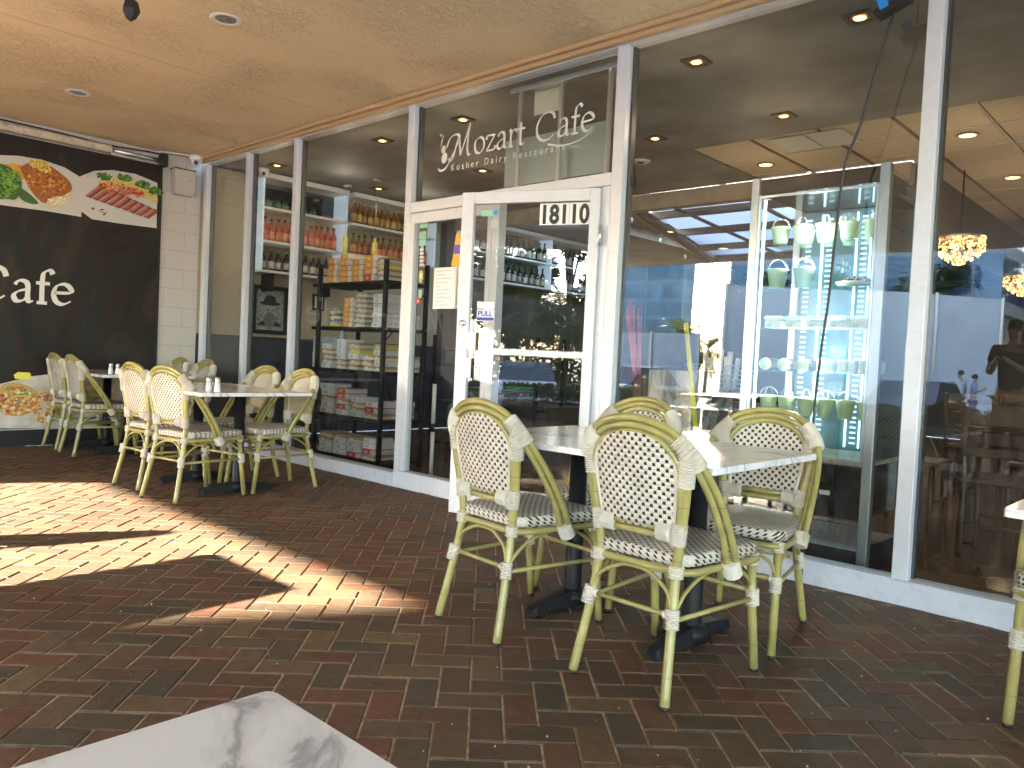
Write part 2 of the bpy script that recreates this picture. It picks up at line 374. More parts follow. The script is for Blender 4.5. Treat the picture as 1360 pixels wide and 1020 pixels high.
def thing(name, label, cat, loc=(0,0,0), rot=0, group=None):
    o = bpy.data.objects.new(name, None); C.objects.link(o); o.empty_display_size = 0.1
    o.location = loc; o.rotation_euler = (0,0,rot); o['label'] = label; o['category'] = cat
    if group: o['group'] = group
    return o
def tag(o, label, cat, group=None):
    o['label'] = label; o['category'] = cat
    if group: o['group'] = group
    return o
def dup(root, loc, rot=0, label=None, scale=None):
    r = root.copy(); C.objects.link(r); r.location = loc; r.rotation_euler = (0,0,rot)
    if label: r['label'] = label
    if scale: r.scale = scale
    for ch in root.children:
        c = ch.copy(); C.objects.link(c); c.parent = r
        for g in ch.children:
            d = g.copy(); C.objects.link(d); d.parent = c
    return r
def struct(name, mb, mat):
    o = mb.build(name, mat); o['kind'] = 'structure'; return o
ORD = ['first','second','third','fourth','fifth','sixth','seventh','eighth','ninth','tenth','eleventh','twelfth','thirteenth','fourteenth','fifteenth','sixteenth','seventeenth','eighteenth','nineteenth','twentieth','twenty-first','twenty-second','twenty-third','twenty-fourth','twenty-fifth','twenty-sixth']

# ------------------------------------------------------------------ materials
m_stucco = stucco_mat('tan_stucco', (0.85, 0.68, 0.43))
m_trim_tan = M('tan_trim', (0.55, 0.37, 0.2), 0.5)
m_white = M('white_frame_paint', (0.64, 0.66, 0.72), 0.35, noise=(6, 0.03), stain=(26, (0.40, 0.37, 0.33), 0.28))
m_whitec = M('clean_white', (0.78, 0.78, 0.76), 0.4)
m_kick = M('white_kick_paint', (0.57, 0.60, 0.68), 0.5, noise=(5, 0.04), stain=(22, (0.36, 0.32, 0.29), 0.4), bump=(60, 0.2))
m_gasket = M('dark_gasket', (0.05, 0.052, 0.055), 0.5)
m_glass = glass_mat('window_glass')
m_glass2 = glass_mat('fridge_glass', (0.86, 0.95, 0.95), 0.04, 0.0)
m_shelfglass = glass_mat('shelf_glass', (0.7, 0.9, 0.88), 0.08, 0.0)
m_brick = brick_mat()
m_sand = M('joint_sand', (0.42, 0.31, 0.21), 0.9, noise=(30, 0.4))
m_block = block_mat()
m_black = M('black_metal', (0.012, 0.013, 0.015), 0.45, noise=(20, 0.2), spec=0.2)
m_blackp = M('black_plastic', (0.012, 0.012, 0.013), 0.45)
m_cane = cane_mat()
m_bind = M('cream_binding', (0.60, 0.55, 0.47), 0.45, noise=(20, 0.12))
m_weave_b = weave_mat('woven_back', (0, 2))
m_weave_s = weave_mat('woven_seat', (0, 1))
m_marble = marble_mat()
m_chrome = M('brushed_steel', (0.55, 0.57, 0.58), 0.22, 1.0)
m_alum = M('aluminium', (0.6, 0.62, 0.64), 0.3, 0.9)
m_banner = banner_mat()
m_ink_white = M('white_print', (0.72, 0.70, 0.66), 0.4)
m_frost = M('frosted_lettering', (0.66, 0.68, 0.66), 0.5)
m_inky = M('black_print', (0.01, 0.01, 0.012), 0.4)
m_blueink = M('blue_print', (0.03, 0.05, 0.35), 0.4)
m_redp = M('red_print', (0.55, 0.03, 0.03), 0.4)
m_greenp = M('green_print', (0.25, 0.5, 0.38), 0.4)
m_orangep = M('orange_print', (0.8, 0.42, 0.05), 0.4)
m_intceil = M('interior_ceiling_paint', (0.22, 0.23, 0.23), 0.7, noise=(2.5, 0.3), bump=(30, 0.5))
m_tile = M('ceiling_tile', (0.62, 0.52, 0.38), 0.8, noise=(60, 0.08), bump=(150, 0.3))
m_grid = M('ceiling_grid', (0.55, 0.47, 0.36), 0.5)
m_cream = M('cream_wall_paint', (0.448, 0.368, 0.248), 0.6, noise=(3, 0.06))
m_navy = M('dark_wainscot', (0.035, 0.042, 0.06), 0.35, noise=(4, 0.3))
m_intfloor = marble_mat('brown_floor_stone', (0.26, 0.16, 0.085), (0.05, 0.03, 0.02), 1.4, 0.12)
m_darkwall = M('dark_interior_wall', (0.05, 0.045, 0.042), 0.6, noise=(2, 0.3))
m_warm = M('warm_lamp', (1, 0.8, 0.4), 0.5, emis=((1.0, 0.62, 0.22), 5.0))
m_led = M('cool_led', (0.8, 0.95, 1), 0.5, emis=((0.72, 0.95, 1.0), 4.5))
m_wood = M('dark_wood', (0.075, 0.04, 0.022), 0.4, noise=(12, 0.35))
m_woodl = M('light_wood', (0.42, 0.26, 0.12), 0.5, noise=(12, 0.25))
m_yellow = M('yellow_paint', (0.9, 0.78, 0.0), 0.4)
m_asphalt = M('pale_concrete_lot', (0.34, 0.32, 0.29), 0.85, noise=(3, 0.3), bump=(80, 0.5))
m_conc = M('concrete', (0.34, 0.33, 0.31), 0.8, noise=(3, 0.15))

# ------------------------------------------------------------------ calligraphic lettering (broad-nib strokes in a 2-D plane)
def S_(*p): return list(p)
GL = {  # each glyph: (advance, [strokes]) in em units, x-height 0.46, cap 0.72
 'M': (0.98, [[(-.12,.02),(-.02,-.06),(.10,.06),(.22,.42),(.33,.68)], [(-.22,.36),(-.10,.60),(.10,.70),(.33,.68)], [(.33,.68),(.36,.40),(.40,.05)], [(.40,.05),(.58,.45),(.78,.95)], [(.78,.95),(.72,.6),(.70,.2),(.76,.02),(.86,.04)]]),
 'o': (0.48, [[(.24,.46),(.08,.38),(.04,.22),(.10,.05),(.24,.0),(.38,.08),(.43,.24),(.37,.40),(.24,.46)]]),
 'z': (0.44, [[(.06,.34),(.07,.44),(.38,.44)], [(.38,.44),(.05,.02)], [(.05,.02),(.36,.02),(.39,.13)]]),
 'a': (0.46, [[(.07,.36),(.14,.45),(.26,.45),(.32,.36),(.32,.08),(.36,.01),(.43,.03)], [(.32,.28),(.14,.22),(.05,.12),(.10,.01),(.22,.02),(.32,.12)]]),
 'r': (0.36, [[(.04,.44),(.11,.44),(.11,.0)], [(.03,.0),(.20,.0)], [(.11,.28),(.20,.44),(.31,.44),(.33,.38)]]),
 't': (0.34, [[(.13,.62),(.13,.10),(.19,.0),(.30,.05)], [(.02,.44),(.29,.44)]]),
 'C': (0.78, [[(.68,.52),(.62,.66),(.44,.72),(.20,.64),(.06,.40),(.08,.16),(.24,.0),(.48,-.01),(.66,.10)]]),
 'f': (0.34, [[(.36,.66),(.30,.74),(.20,.70),(.15,.56),(.14,.0)], [(.04,.0),(.25,.0)], [(.02,.44),(.30,.44)]]),
 'e': (0.46, [[(.06,.25),(.40,.28),(.36,.41),(.24,.46),(.10,.40),(.04,.22),(.10,.05),(.24,.0),(.40,.08)]]),
 ' ': (0.34, []),
}
def letters(mb, text, org, ux, uz, size, nrm, nib=0.075, ang=0.55, depth=0.0):
    """write text as nib ribbons starting at org, along unit vectors ux (reading direction) and uz (up)"""
    org, ux, uz, nrm = Vector(org), Vector(ux), Vector(uz), Vector(nrm); x = 0.0; k = 0
    for ch in text:
        adv, sts = GL[ch]
        for st in sts:
            pts = catm([(p[0], p[1], 0) for p in st], 6) if len(st) > 2 else [Vector((p[0], p[1], 0)) for p in st]
            k += 1; dz = nrm*(0.00025*k); vs = []
            nd = Vector((cos(ang), sin(ang), 0))
            for i, p in enumerate(pts):
                d = (pts[min(i+1, len(pts)-1)]-pts[max(i-1, 0)]).normalized(); nn = Vector((-d.y, d.x, 0))
                w = nib*(0.26+0.74*abs(nn.dot(nd)))*0.5
                for q in (p-nn*w, p+nn*w): vs.append(org + ux*((x+q.x)*size) + uz*(q.y*size) + dz)
            n_ = len(vs); vs += [v-nrm*0.0002 for v in vs]
            fs = []
            for i in range(len(pts)-1):
                a, b = 2*i, 2*i+2
                fs += [(a, b, b+1, a+1), (n_+a+1, n_+b+1, n_+b, n_+a), (a+1, b+1, n_+b+1, n_+a+1), (b, a, n_+a, n_+b)]
            mb.add(vs, fs)
        x += adv
    return x*size
def textmesh(s, size, loc, rot, mat, name, parent, depth=0.0008, align='LEFT', bold=0.0, sx=1.0):
    cu = bpy.data.curves.new('t', 'FONT'); cu.body = s; cu.size = size; cu.extrude = depth; cu.align_x = align; cu.offset = bold
    ob = bpy.data.objects.new('t', cu); C.objects.link(ob)
    dg = bpy.context.evaluated_depsgraph_get(); dg.update()
    me = bpy.data.meshes.new_from_object(ob.evaluated_get(dg)); bpy.data.objects.remove(ob)
    mt = Matrix.Translation(loc) @ rot @ Matrix.Diagonal((sx, 1, 1, 1))
    off = Vector((0,0,0)); q = parent
    if q is not None: off = q.matrix_basis.translation.copy() if q.parent is None else (q.matrix_basis.translation + q.parent.matrix_basis.translation)
    me.transform(mt); me.transform(Matrix.Translation(-off))
    me.materials.clear(); me.materials.append(mat)
    o = bpy.data.objects.new(name, me); C.objects.link(o)
    if parent is not None: o.parent = parent
    return o
ROT_Y = Matrix.Rotation(pi/2, 4, 'X')       # text on the facade, read from the -Y side
ROT_X = Matrix.Rotation(pi/2, 4, 'Z') @ Matrix.Rotation(pi/2, 4, 'X')   # text on the banner wall, read from the +X side

# ================================================================== SETTING
# terrace paving: herringbone of real clay pavers at 45 degrees to the shop front
def paving():
    w = 0.1003; g = 0.0027; mb = MB(); a45 = pi/4
    ux = Vector((cos(a45), sin(a45), 0)); uy = Vector((-sin(a45), cos(a45), 0))
    X0, X1, Y0, Y1 = -8.29, 2.6, -5.3, 3.84
    rnd = random.Random(3)
    for i in range(-140, 90):
        for j in range(-60, 150):
            t = (i-j) % 4
            if t == 0: a, b = (i, j), (i+2, j+1)
            elif t == 3: a, b = (i, j), (i+1, j+2)
            else: continue
            cx, cy = (a[0]+b[0])/2*w, (a[1]+b[1])/2*w
            c = ux*cx + uy*cy
            if not (X0-0.1 < c.x < X1+0.1 and Y0-0.1 < c.y < Y1+0.1): continue
            hx, hy = (b[0]-a[0])/2*w-g, (b[1]-a[1])/2*w-g; e = 0.0042; z = rnd.uniform(-0.0016, 0.0012)
            tx, ty = rnd.uniform(-.004,.004), rnd.uniform(-.004,.004); ro = rnd.uniform(-.006,.006)
            vs = []
            for (ex, zz) in ((0, -0.02), (0, -e), (e, 0)):
                for sx, sy in ((-1,-1),(1,-1),(1,1),(-1,1)):
                    lx, ly = sx*(hx-ex), sy*(hy-ex)
                    lx, ly = lx-ly*ro, ly+lx*ro
                    p = c + ux*lx + uy*ly
                    p.x = min(max(p.x, X0), X1); p.y = min(max(p.y, Y0), Y1)
                    vs.append((p.x, p.y, z+zz+lx*tx+ly*ty))
            fs = [(8,9,10,11)]
            for q in (0, 4):
                for k in range(4): fs.append((q+k, q+(k+1)%4, q+4+(k+1)%4, q+4+k))
            mb.add(vs, fs)
    return mb
o = struct('terrace_paving', paving(), m_brick)
struct('joint_sand', MB().box((-8.29, -5.3, -0.2), (2.6, 3.84, -0.0042)), m_sand)
struct('interior_floor', MB().box((-8.3, 3.86, -0.2), (5.0, 15.2, -0.004)), m_intfloor)
struct('parking_lot', MB().box((-120, -140, LOT-0.4), (120, -5.6, LOT)), m_asphalt)
struct('far_ground', MB().add([(-400,-400,LOT-0.45),(400,-400,LOT-0.45),(400,400,LOT-0.45),(-400,400,LOT-0.45)], [(0,1,2,3)]), m_asphalt)
struct('kerb', MB().box((-40, -5.6, LOT-0.1), (30, -5.3, 0.0), 0.02), m_conc)
mk = MB()
for i in range(-22, 16): mk.box((i*2.7-0.05, -16.0, LOT), (i*2.7+0.05, -10.6, LOT+0.004))
struct('parking_bay_lines', mk, M('road_paint', (0.7, 0.7, 0.68), 0.7, noise=(8, .2)))

# ------------------------------------------------------------------ cafe building
cafe = thing('cafe_building', 'cafe building with tan stucco soffit over a brick terrace', 'building', (-8.3, 3.9, 0))
mb = MB()     # soffit slab in three strips with fine open joints
for x0, x1 in ((-16, -5.652), (-5.646, 1.2), (1.206, 9.0)):
    mb.box((x0, -5.4, HC), (x1, 3.80, HC+0.35))
mb.build('soffit', m_stucco, cafe)
MB().box((-16, -5.4, HC+0.002), (9, 3.79, HC+0.004)).build('joint_backing', m_gasket, cafe)
MB().box((-16, -5.62, HC+0.02), (9, -5.402, HC+0.9)).build('fascia', m_trim_tan, cafe)
MB().box((-8.19, 3.76, HC-0.03), (5, 3.80, HC), 0.006).box((-8.19, 3.80, HC-0.055), (5, 3.846, HC), 0.006).build('ceiling_trim', m_trim_tan, cafe)
MB().box((-16, -2.1, 0), (XW, 3.859, HC-0.001)).build('side_wing', m_block, cafe)
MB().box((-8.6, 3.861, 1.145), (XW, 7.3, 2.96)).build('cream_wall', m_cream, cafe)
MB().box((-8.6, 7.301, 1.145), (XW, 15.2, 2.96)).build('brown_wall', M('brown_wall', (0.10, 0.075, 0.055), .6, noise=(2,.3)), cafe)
MB().box((-8.6, 3.861, 0), (XW+0.01, 15.2, 1.12)).box((-8.6, 3.861, 1.121), (XW+0.03, 15.2, 1.144)).build('wainscot', m_navy, cafe)
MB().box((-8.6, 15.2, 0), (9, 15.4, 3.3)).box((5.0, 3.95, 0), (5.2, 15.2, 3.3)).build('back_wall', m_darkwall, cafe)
# interior ceilings
mb = MB(); mb.box((-8.6, 3.95, 2.975), (5.2, 6.2, 3.1)); mb.box((-8.6, 6.2, 2.975), (-3.76, 7.55, 3.1)); mb.box((-8.6, 7.55, 2.975), (-6.9, 15.2, 3.1))
mb.build('plaster_ceiling', m_intceil, cafe)
mb = MB(); mb.box((-3.75, 6.205, 2.99), (5.2, 7.55, 3.1)); mb.box((-2.3, 7.55, 2.99), (5.2, 15.2, 3.1)); mb.box((-2.36, 7.55, 2.2), (-2.3, 15.2, 2.989)) if False else None
mb.build('tile_ceiling', m_tile, cafe)
mb = MB()
for k in range(17):
    x = -3.75+k*0.565
    if x < 5.2: mb.box((x-0.012, 6.205, 2.98), (x+0.012, 7.55 if x < -2.32 else 15.2, 2.9895))
mb.build('dark_grid_bars', M('bronze_grid', (0.09, 0.06, 0.04), 0.4), cafe)
mb = MB()
for k in range(15):
    y = 6.21+k*0.6; x0 = -3.75 if y < 7.55 else -2.3
    mb.box((x0, y-0.008, 2.983), (5.2, y+0.008, 2.9905))
mb.build('light_grid_bars', m_grid, cafe)
# bright lay-in light panel next to the tiles' edge
MB().box((-3.05, 6.30, 2.975), (-2.76, 6.75, 2.9795)).box((-2.74, 6.30, 2.975), (-2.45, 6.75, 2.9795)).build('lay_in_panel', M('pale_panel', (0.62, 0.66, 0.62), 0.5), cafe)
# beam at the edge of the covered back room and its sloping fabric roof on dark purlins
MB().box((-8.3, 7.56, 2.80), (-2.3, 7.70, 2.974)).build('timber_beam', M('beam_paint', (0.36, 0.28, 0.19), 0.6, noise=(5, .2)), cafe)
def awn(x, y): return 3.02 - 0.065*(y-7.7)
m, t, out = nt('awning_fabric')
a = N(t, 'ShaderNodeBsdfTranslucent'); a.inputs[0].default_value = (0.55, 0.57, 0.6, 1); b = N(t, 'ShaderNodeBsdfDiffuse'); b.inputs[0].default_value = (0.5, 0.5, 0.52, 1)
mx = N(t, 'ShaderNodeMixShader'); mx.inputs[0].default_value = 0.6; L(t, b.outputs[0], mx.inputs[1]); L(t, a.outputs[0], mx.inputs[2]); L(t, mx.outputs[0], out.inputs[0])
m_awn = m
mb = MB(); mb.add([(-5.6,7.7,awn(0,7.7)+.1),(-2.3,7.7,awn(0,7.7)+.1),(-2.3,11.6,awn(0,11.6)+.1),(-6.45,11.6,awn(0,11.6)+.1),
                   (-5.6,7.7,awn(0,7.7)+.104),(-2.3,7.7,awn(0,7.7)+.104),(-2.3,11.6,awn(0,11.6)+.104),(-6.45,11.6,awn(0,11.6)+.104)],
                  [(0,3,2,1),(4,5,6,7),(0,1,5,4),(1,2,6,5),(2,3,7,6),(3,0,4,7)])
mb.build('awning_fabric', m_awn, cafe)
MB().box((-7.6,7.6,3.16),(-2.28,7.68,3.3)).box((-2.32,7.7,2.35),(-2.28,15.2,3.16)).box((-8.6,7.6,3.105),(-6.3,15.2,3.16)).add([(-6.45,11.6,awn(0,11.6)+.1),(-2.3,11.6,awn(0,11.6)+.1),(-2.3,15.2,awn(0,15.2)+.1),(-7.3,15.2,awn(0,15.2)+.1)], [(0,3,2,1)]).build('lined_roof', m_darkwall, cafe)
mb = MB()
for y in (7.9, 8.75, 9.7, 10.7, 11.7, 13.0, 14.4):
    x0 = -5.6-(y-7.7)*0.227
    mb.box((x0, y-0.035, awn(0,y)-0.02), (-2.3, y+0.035, awn(0,y)+0.07))
for x in (-5.3, -4.3, -3.3):
    mb.tube([(x, 7.75, awn(0,7.75)+.03), (x, 15, awn(0,15)+.03)], 0.025, 6)
mb.tube([(-5.6, 7.75, awn(0,7.75)), (-7.25, 15, awn(0,15))], 0.06, 6)
mb.build('purlins', m_blackp, cafe)

# ------------------------------------------------------------------ shop front
sf = thing('storefront', 'white framed glass shop front with lettered transom above an open door', 'shop front', (-4.8, D, 0))
FY0, FY1 = D, D+0.10
mull = [(-8.235,-8.165),(-7.34,-7.28),(-6.46,-6.40),(-4.825,-4.755),(-2.865,-2.785),(-1.145,-1.075),(0.55,0.62),(2.3,2.37),(3.9,3.97)]
for a, b in mull:
    MB().box((a, FY0, 0.10), (b, FY0+0.055, 2.935), 0.003).build('mullion', m_white, sf)
    MB().box((a+0.004, FY0+0.056, 0.10), (b+0.012, FY1, 2.935)).build('mullion_gasket', m_gasket, sf)
MB().box((-8.165, FY0+0.003, 2.936), (5, FY1, 2.988), 0.003).build('head_frame', m_white, sf)
MB().box((-8.29, FY0-0.012, -0.01), (-4.82, FY1, 0.105), 0.004).box((-2.80, FY0-0.012, -0.03), (5, FY1, 0.115), 0.004).build('kick_plinth', m_kick, sf)
panes = [(-8.165,-7.34),(-7.28,-6.46),(-6.40,-4.825),(-2.785,-1.145),(-1.075,0.55),(0.62,2.3),(2.37,3.9)]
for a, b in panes:
    MB().box((a+0.001, D+0.045, 0.105), (b-0.001, D+0.053, 2.936)).build('window_pane', m_glass, sf)
# sidelite + transom around the door
MB().box((-4.755, FY0+0.002, 2.115), (-2.865, FY0+0.07, 2.195), 0.004).box((-4.755, FY0+0.006, 2.03), (-3.86, FY0+0.062, 2.112), 0.004).build('transom_bar', m_white, sf)
MB().box((-3.862, FY0+0.002, 0.0), (-3.795, FY0+0.075, 2.112), 0.003).build('door_post', m_white, sf)
MB().box((-4.755, FY0+0.002, 0.13), (-4.70, FY0+0.06, 2.03), 0.003).box((-3.91, FY0+0.002, 0.13), (-3.864, FY0+0.06, 2.03), 0.003).box((-4.82, FY0-0.01, -0.01), (-3.863, FY0+0.08, 0.128), 0.004).build('sidelite_frame', m_white, sf)
side = MB().box((-4.699, D+0.03, 0.129), (-3.911, D+0.036, 2.029)).build('sidelite_pane', m_glass, sf)
MB().box((-2.93, FY0+0.004, 0.0), (-2.866, FY0+0.085, 2.112), 0.003).build('hinge_post', m_white, sf)
MB().box((-2.955, FY0+0.02, 0.0), (-2.935, FY0+0.05, 2.112)).build('gear_hinge', m_alum, sf)
MB().box((-3.795, FY0, -0.005), (-2.93, FY0+0.12, 0.012), 0.003).build('threshold', m_alum, sf)
trans = MB().box((-4.754, D+0.045, 2.196), (-2.866, D+0.053, 2.935)).build('transom_pane', m_glass, sf)
# lettering on the transom
mb = MB(); uz = (0,0,1); ux = Vector((1,0,0)); nrm = (0,-1,0)
yl = D+0.0425
letters(mb, 'Mozart Cafe', (-4.36, yl, 2.485), ux, uz, 0.243, nrm, nib=0.085)
mb.build('cafe_lettering', m_frost, trans)
mb = MB()
def blob(cx, cz, rx, rz, k, ang=0.0, n=22):
    return [(cx+rx*cos(2*pi*i/n)*cos(ang)-rz*sin(2*pi*i/n)*sin(ang), yl-0.0002*k, cz+rx*cos(2*pi*i/n)*sin(ang)+rz*sin(2*pi*i/n)*cos(ang)) for i in range(n)]
mb.prism(blob(-4.435, 2.50, .030, .040, 1, -.25), (0,-0.0008,0)); mb.prism(blob(-4.448, 2.565, .023, .03, 2, -.25), (0,-0.0008,0))
mb.prism(blob(-4.468, 2.63, .006, .045, 3, -.3), (0,-0.0008,0)); mb.prism(blob(-4.482, 2.675, .016, .010, 4, -.3), (0,-0.0008,0))
pts = catm([(-4.50,0,2.43),(-4.47,0,2.41),(-4.42,0,2.42),(-4.38,0,2.46),(-4.33,0,2.53),(-4.28,0,2.60)], 6)
for i in range(len(pts)-1):
    p, q = pts[i], pts[i+1]; w = 0.008
    mb.prism([(p.x, yl-0.002, p.z-w), (q.x, yl-0.002, q.z-w), (q.x, yl-0.002, q.z+w), (p.x, yl-0.002, p.z+w)], (0,-0.0006,0))
mb.build('violin_emblem', m_frost, trans); mb = MB()
pts = catm([(-3.42,0,2.45),(-3.30,0,2.425),(-3.15,0,2.44),(-3.03,0,2.50)], 6)
for i in range(len(pts)-1):
    p, q = pts[i], pts[i+1]; w = 0.006*(1-i/len(pts))+0.001
    mb.prism([(p.x, yl-0.002, p.z-w), (q.x, yl-0.002, q.z-w), (q.x, yl-0.002, q.z+w), (p.x, yl-0.002, p.z+w)], (0,-0.0006,0))
mb.build('lettering_flourish', m_frost, trans)
textmesh('K o s h e r   D a i r y   R e s t a u r a n t', 0.068, (-4.36, yl, 2.395), ROT_Y, m_frost, 'small_lettering', trans, sx=0.98)
# things fixed behind the transom, with a painted reflection
mb = MB()
for px in (693, 747): 
    p = onY(px, 130, 4.05); mb.box((p.x-0.014, 4.03, 2.2), (p.x+0.014, 4.06, 2.92), 0.002)
p = onY(811, 130, 4.05); mb.box((p.x-0.012, 4.03, 2.2), (p.x+0.012, 4.06, 2.92), 0.002)
mb.box((onY(683, 95, 4.05).x, 4.02, 2.895), (-2.87, 4.07, 2.935), 0.002)
mb.build('inner_brackets', m_alum, sf)
a = onY(711, 112, 4.1); b = onY(743, 146, 4.1)
MB().box((a.x, 4.10, b.z), (b.x, 4.104, a.z+0.02)).build('cream_notice', M('cream_card', (0.75, 0.74, 0.55), 0.6), sf)
a = onY(672, 188, 4.12); b = onY(806, 232, 4.12)
MB().box((a.x, 4.12, b.z+0.02), (b.x, 4.124, a.z)).build('reflection_panel', M('reflection_tint', (0.42, 0.47, 0.44), 0.5), sf)  # pale sheet coloured to stand for a reflection in the transom

# door leaf, pushed open about 21 degrees; local x runs from the hinge (0) to the latch (-0.92)
HX, HY, DA = -2.925, D-0.01, radians(21.2)
door = MB(); W_ = 0.925
door.box((-0.062,-0.022,0.012),(0,0.022,2.10),0.003); door.box((-W_,-0.022,0.012),(-W_+0.085,0.022,2.10),0.003)
door.box((-W_+0.085,-0.021,2.025),(-0.062,0.021,2.10),0.003); door.box((-W_+0.085,-0.021,0.012),(-0.062,0.021,0.20),0.003)
door = door.build('door', m_white, sf, True); door.location = (HX+4.8, HY-D, 0); door.rotation_euler = (0,0,DA)
door['label'] = 'white framed glass door pushed open outwards'
def sub(mb, name, mat): return mb.build(name, mat, door, True)
sub(MB().box((-W_+0.085,-0.004,0.20),(-0.062,0.004,2.025)), 'door_glass', m_glass)
sub(MB().box((-W_+0.05,0.05,1.055),(-0.05,0.085,1.105),0.006).box((-W_+0.03,0.0225,1.04),(-W_+0.08,0.09,1.12),0.004).box((-0.058,0.0225,1.04),(-0.01,0.09,1.12),0.004), 'push_bar', m_alum)
sub(MB().box((-W_+0.03,-0.032,1.08),(-W_+0.145,-0.0225,1.20),0.004).box((-W_+0.03,-0.032,0.90),(-W_+0.12,-0.0225,1.03),0.004), 'lock_guard', m_white)
lk = MB(); lk.lathe([(0.0,0.0),(0.018,0.0),(0.02,-0.004),(0.02,-0.014),(0.008,-0.016),(0.0,-0.016)], n=16)
for i, v in enumerate(lk.v): lk.v[i] = Vector((v.x-W_+0.045, -0.0225+v.z, v.y+1.255))
sub(lk, 'lock_cylinder', m_chrome)
for zz in (0.35, 1.75): sub(MB().lathe([(0.012, zz), (0.012, zz+0.12)], (0.012, -0.03, 0), 10), 'hinge', m_alum)
def ondoor(px, py):
    d = ray(px, py); ax = Vector((cos(DA), sin(DA), 0)); n = Vector((-sin(DA), cos(DA), 0)); h = Vector((HX, HY, 0))
    o_ = Vector((0,0,EYE)); tt = (h-o_).dot(n)/d.dot(n); p = o_+d*tt; return (p-h).dot(ax), p.z
# house number 18110 on five white tiles
x0, z1 = ondoor(718, 268); x1, z0 = ondoor(790, 292)
x1 = -0.066; wt = (x1-x0)/5; mb = MB(); z0 = min(z0, 2.018-0.135)
for i in range(5): mb.box((x0+i*wt+0.001, -0.0062, z0), (x0+(i+1)*wt-0.001, -0.0042, z0+0.135))
sub(mb, 'number_tiles', m_whitec)
for i, ch in enumerate('18110'):
    tm = textmesh(ch, 0.158, (0,0,0), Matrix.Identity(4), m_inky, 'house_number', None, bold=0.006, align='CENTER', sx=0.78)
    tm.parent = door; tm.matrix_basis = Matrix.Translation((x0+(i+0.5)*wt, -0.0064, z0+0.012)) @ ROT_Y
# PULL plate
a, zt = ondoor(634, 411); b, zb = ondoor(656, 427)
sub(MB().box((a,-0.0062,zb),(b,-0.0042,zt)).box((a,-0.0062,zt+0.006),(b,-0.0044,zt+0.05)), 'pull_sticker', M('sticker_white', (0.7, 0.7, 0.78), 0.4))
tm = textmesh('PULL', (zt-zb)*0.62, (0,0,0), Matrix.Identity(4), m_blueink, 'pull_lettering', None, bold=0.0012); tm.parent = door
tm.matrix_basis = Matrix.Translation((a+0.008, -0.0066, zb+(zt-zb)*0.45)) @ ROT_Y
sub(MB().box((a,-0.0068,zb+0.004),(b,-0.0063,zb+(zt-zb)*0.33)), 'sticker_band', m_blueink)
# upper stickers
a, zt = ondoor(640, 279); b, zb = ondoor(662, 287)
sub(MB().box((a,-0.0062,zb),(b,-0.0044,zt)), 'sticker', m_greenp)
sub(MB().prism([((b-0.02)+0.017*cos(q*pi/8), -0.0064, (zt+zb)/2+0.017*sin(q*pi/8)) for q in range(16)], (0,-0.0006,0)), 'sticker', M('sticker_blue', (0.03, 0.2, 0.6), 0.4))
a, zt = ondoor(653, 292); b, zb = ondoor(661, 304)
sub(MB().box((a,-0.0062,zb),(b,-0.0044,zt)), 'sticker', M('sticker_grey', (0.4, 0.42, 0.42), 0.4))
# sidelite stickers and notices
def sl(px0, py0, px1, py1, mat, name, y=D+0.028, th=0.0012):
    a = onY(px0, py0, y); b = onY(px1, py1, y)
    return MB().box((a.x, y, b.z), (b.x, y-th, a.z)).build(name, mat, side)
sl(558, 293, 569, 302, m_greenp, 'sticker'); sl(557, 308, 566, 317, m_greenp, 'sticker'); sl(557, 319, 565, 326, M('sticker_mint', (0.3, 0.6, 0.5), 0.4), 'sticker')
for k in range(5): sl(557.5, 330+k*5, 562.5, 333+k*5, m_ink_white, 'sticker_text')
p = onY(559, 367, D+0.028)
MB().prism([(p.x+0.028*cos(q*pi/10), D+0.028, p.z+0.05*sin(q*pi/10)) for q in range(20)], (0,-0.001,0)).build('sticker', M('sticker_olive', (0.35, 0.36, 0.12), 0.5), side)
MB().box((p.x-.008, D+0.0268, p.z-.02), (p.x+.008, D+0.026, p.z+.025)).build('sticker_mark', m_ink_white, side)
p = onY(555.5, 400, D+0.028)
MB().prism([(p.x+0.026*cos(q*pi/4+.39), D+0.028, p.z+0.026*sin(q*pi/4+.39)) for q in range(8)], (0,-0.001,0)).build('sticker', m_redp, side)
MB().prism([(p.x+0.008*cos(q*pi/4+.39), D+0.0268, p.z+0.008*sin(q*pi/4+.39)) for q in range(8)], (0,-0.001,0)).build('sticker_mark', m_ink_white, side)
sl(556, 385, 560, 396, m_greenp, 'sticker')
pap = sl(577, 356, 606, 410, M('paper', (0.72, 0.73, 0.75), 0.6), 'paper_notice')
a = onY(580, 360, D+0.0266)
mb = MB()
for k in range(11):
    w = (0.15, 0.10, 0.17, 0.13, 0.05, 0.16, 0.12, 0.17, 0.08, 0.15, 0.11)[k]
    mb.box((a.x, D+0.0266, a.z-k*0.028), (a.x+w, D+0.0262, a.z-k*0.028-0.004))
mb.build('notice_text', M('grey_print', (0.3, 0.3, 0.32), 0.5), side)
sl(607, 357, 613, 409, M('paper2', (0.66, 0.67, 0.69), 0.6), 'paper_notice')
y = D+0.028
quad = [onY(606, 310, y), onY(613, 310, y), onY(613, 352, y), onY(600, 352, y)]
MB().prism(quad, (0,-0.001,0)).build('sticker', m_orangep, side)
q2 = [onY(603.5, 325, y-.0015), onY(613, 325, y-.0015), onY(613, 337, y-.0015), onY(602, 337, y-.0015)]
MB().prism(q2, (0,-0.0008,0)).build('sticker_band', M('purple_band', (0.14, 0.12, 0.5), 0.5), side)
sl(600, 347, 613, 353, m_orangep, 'sticker_band', y-0.002)

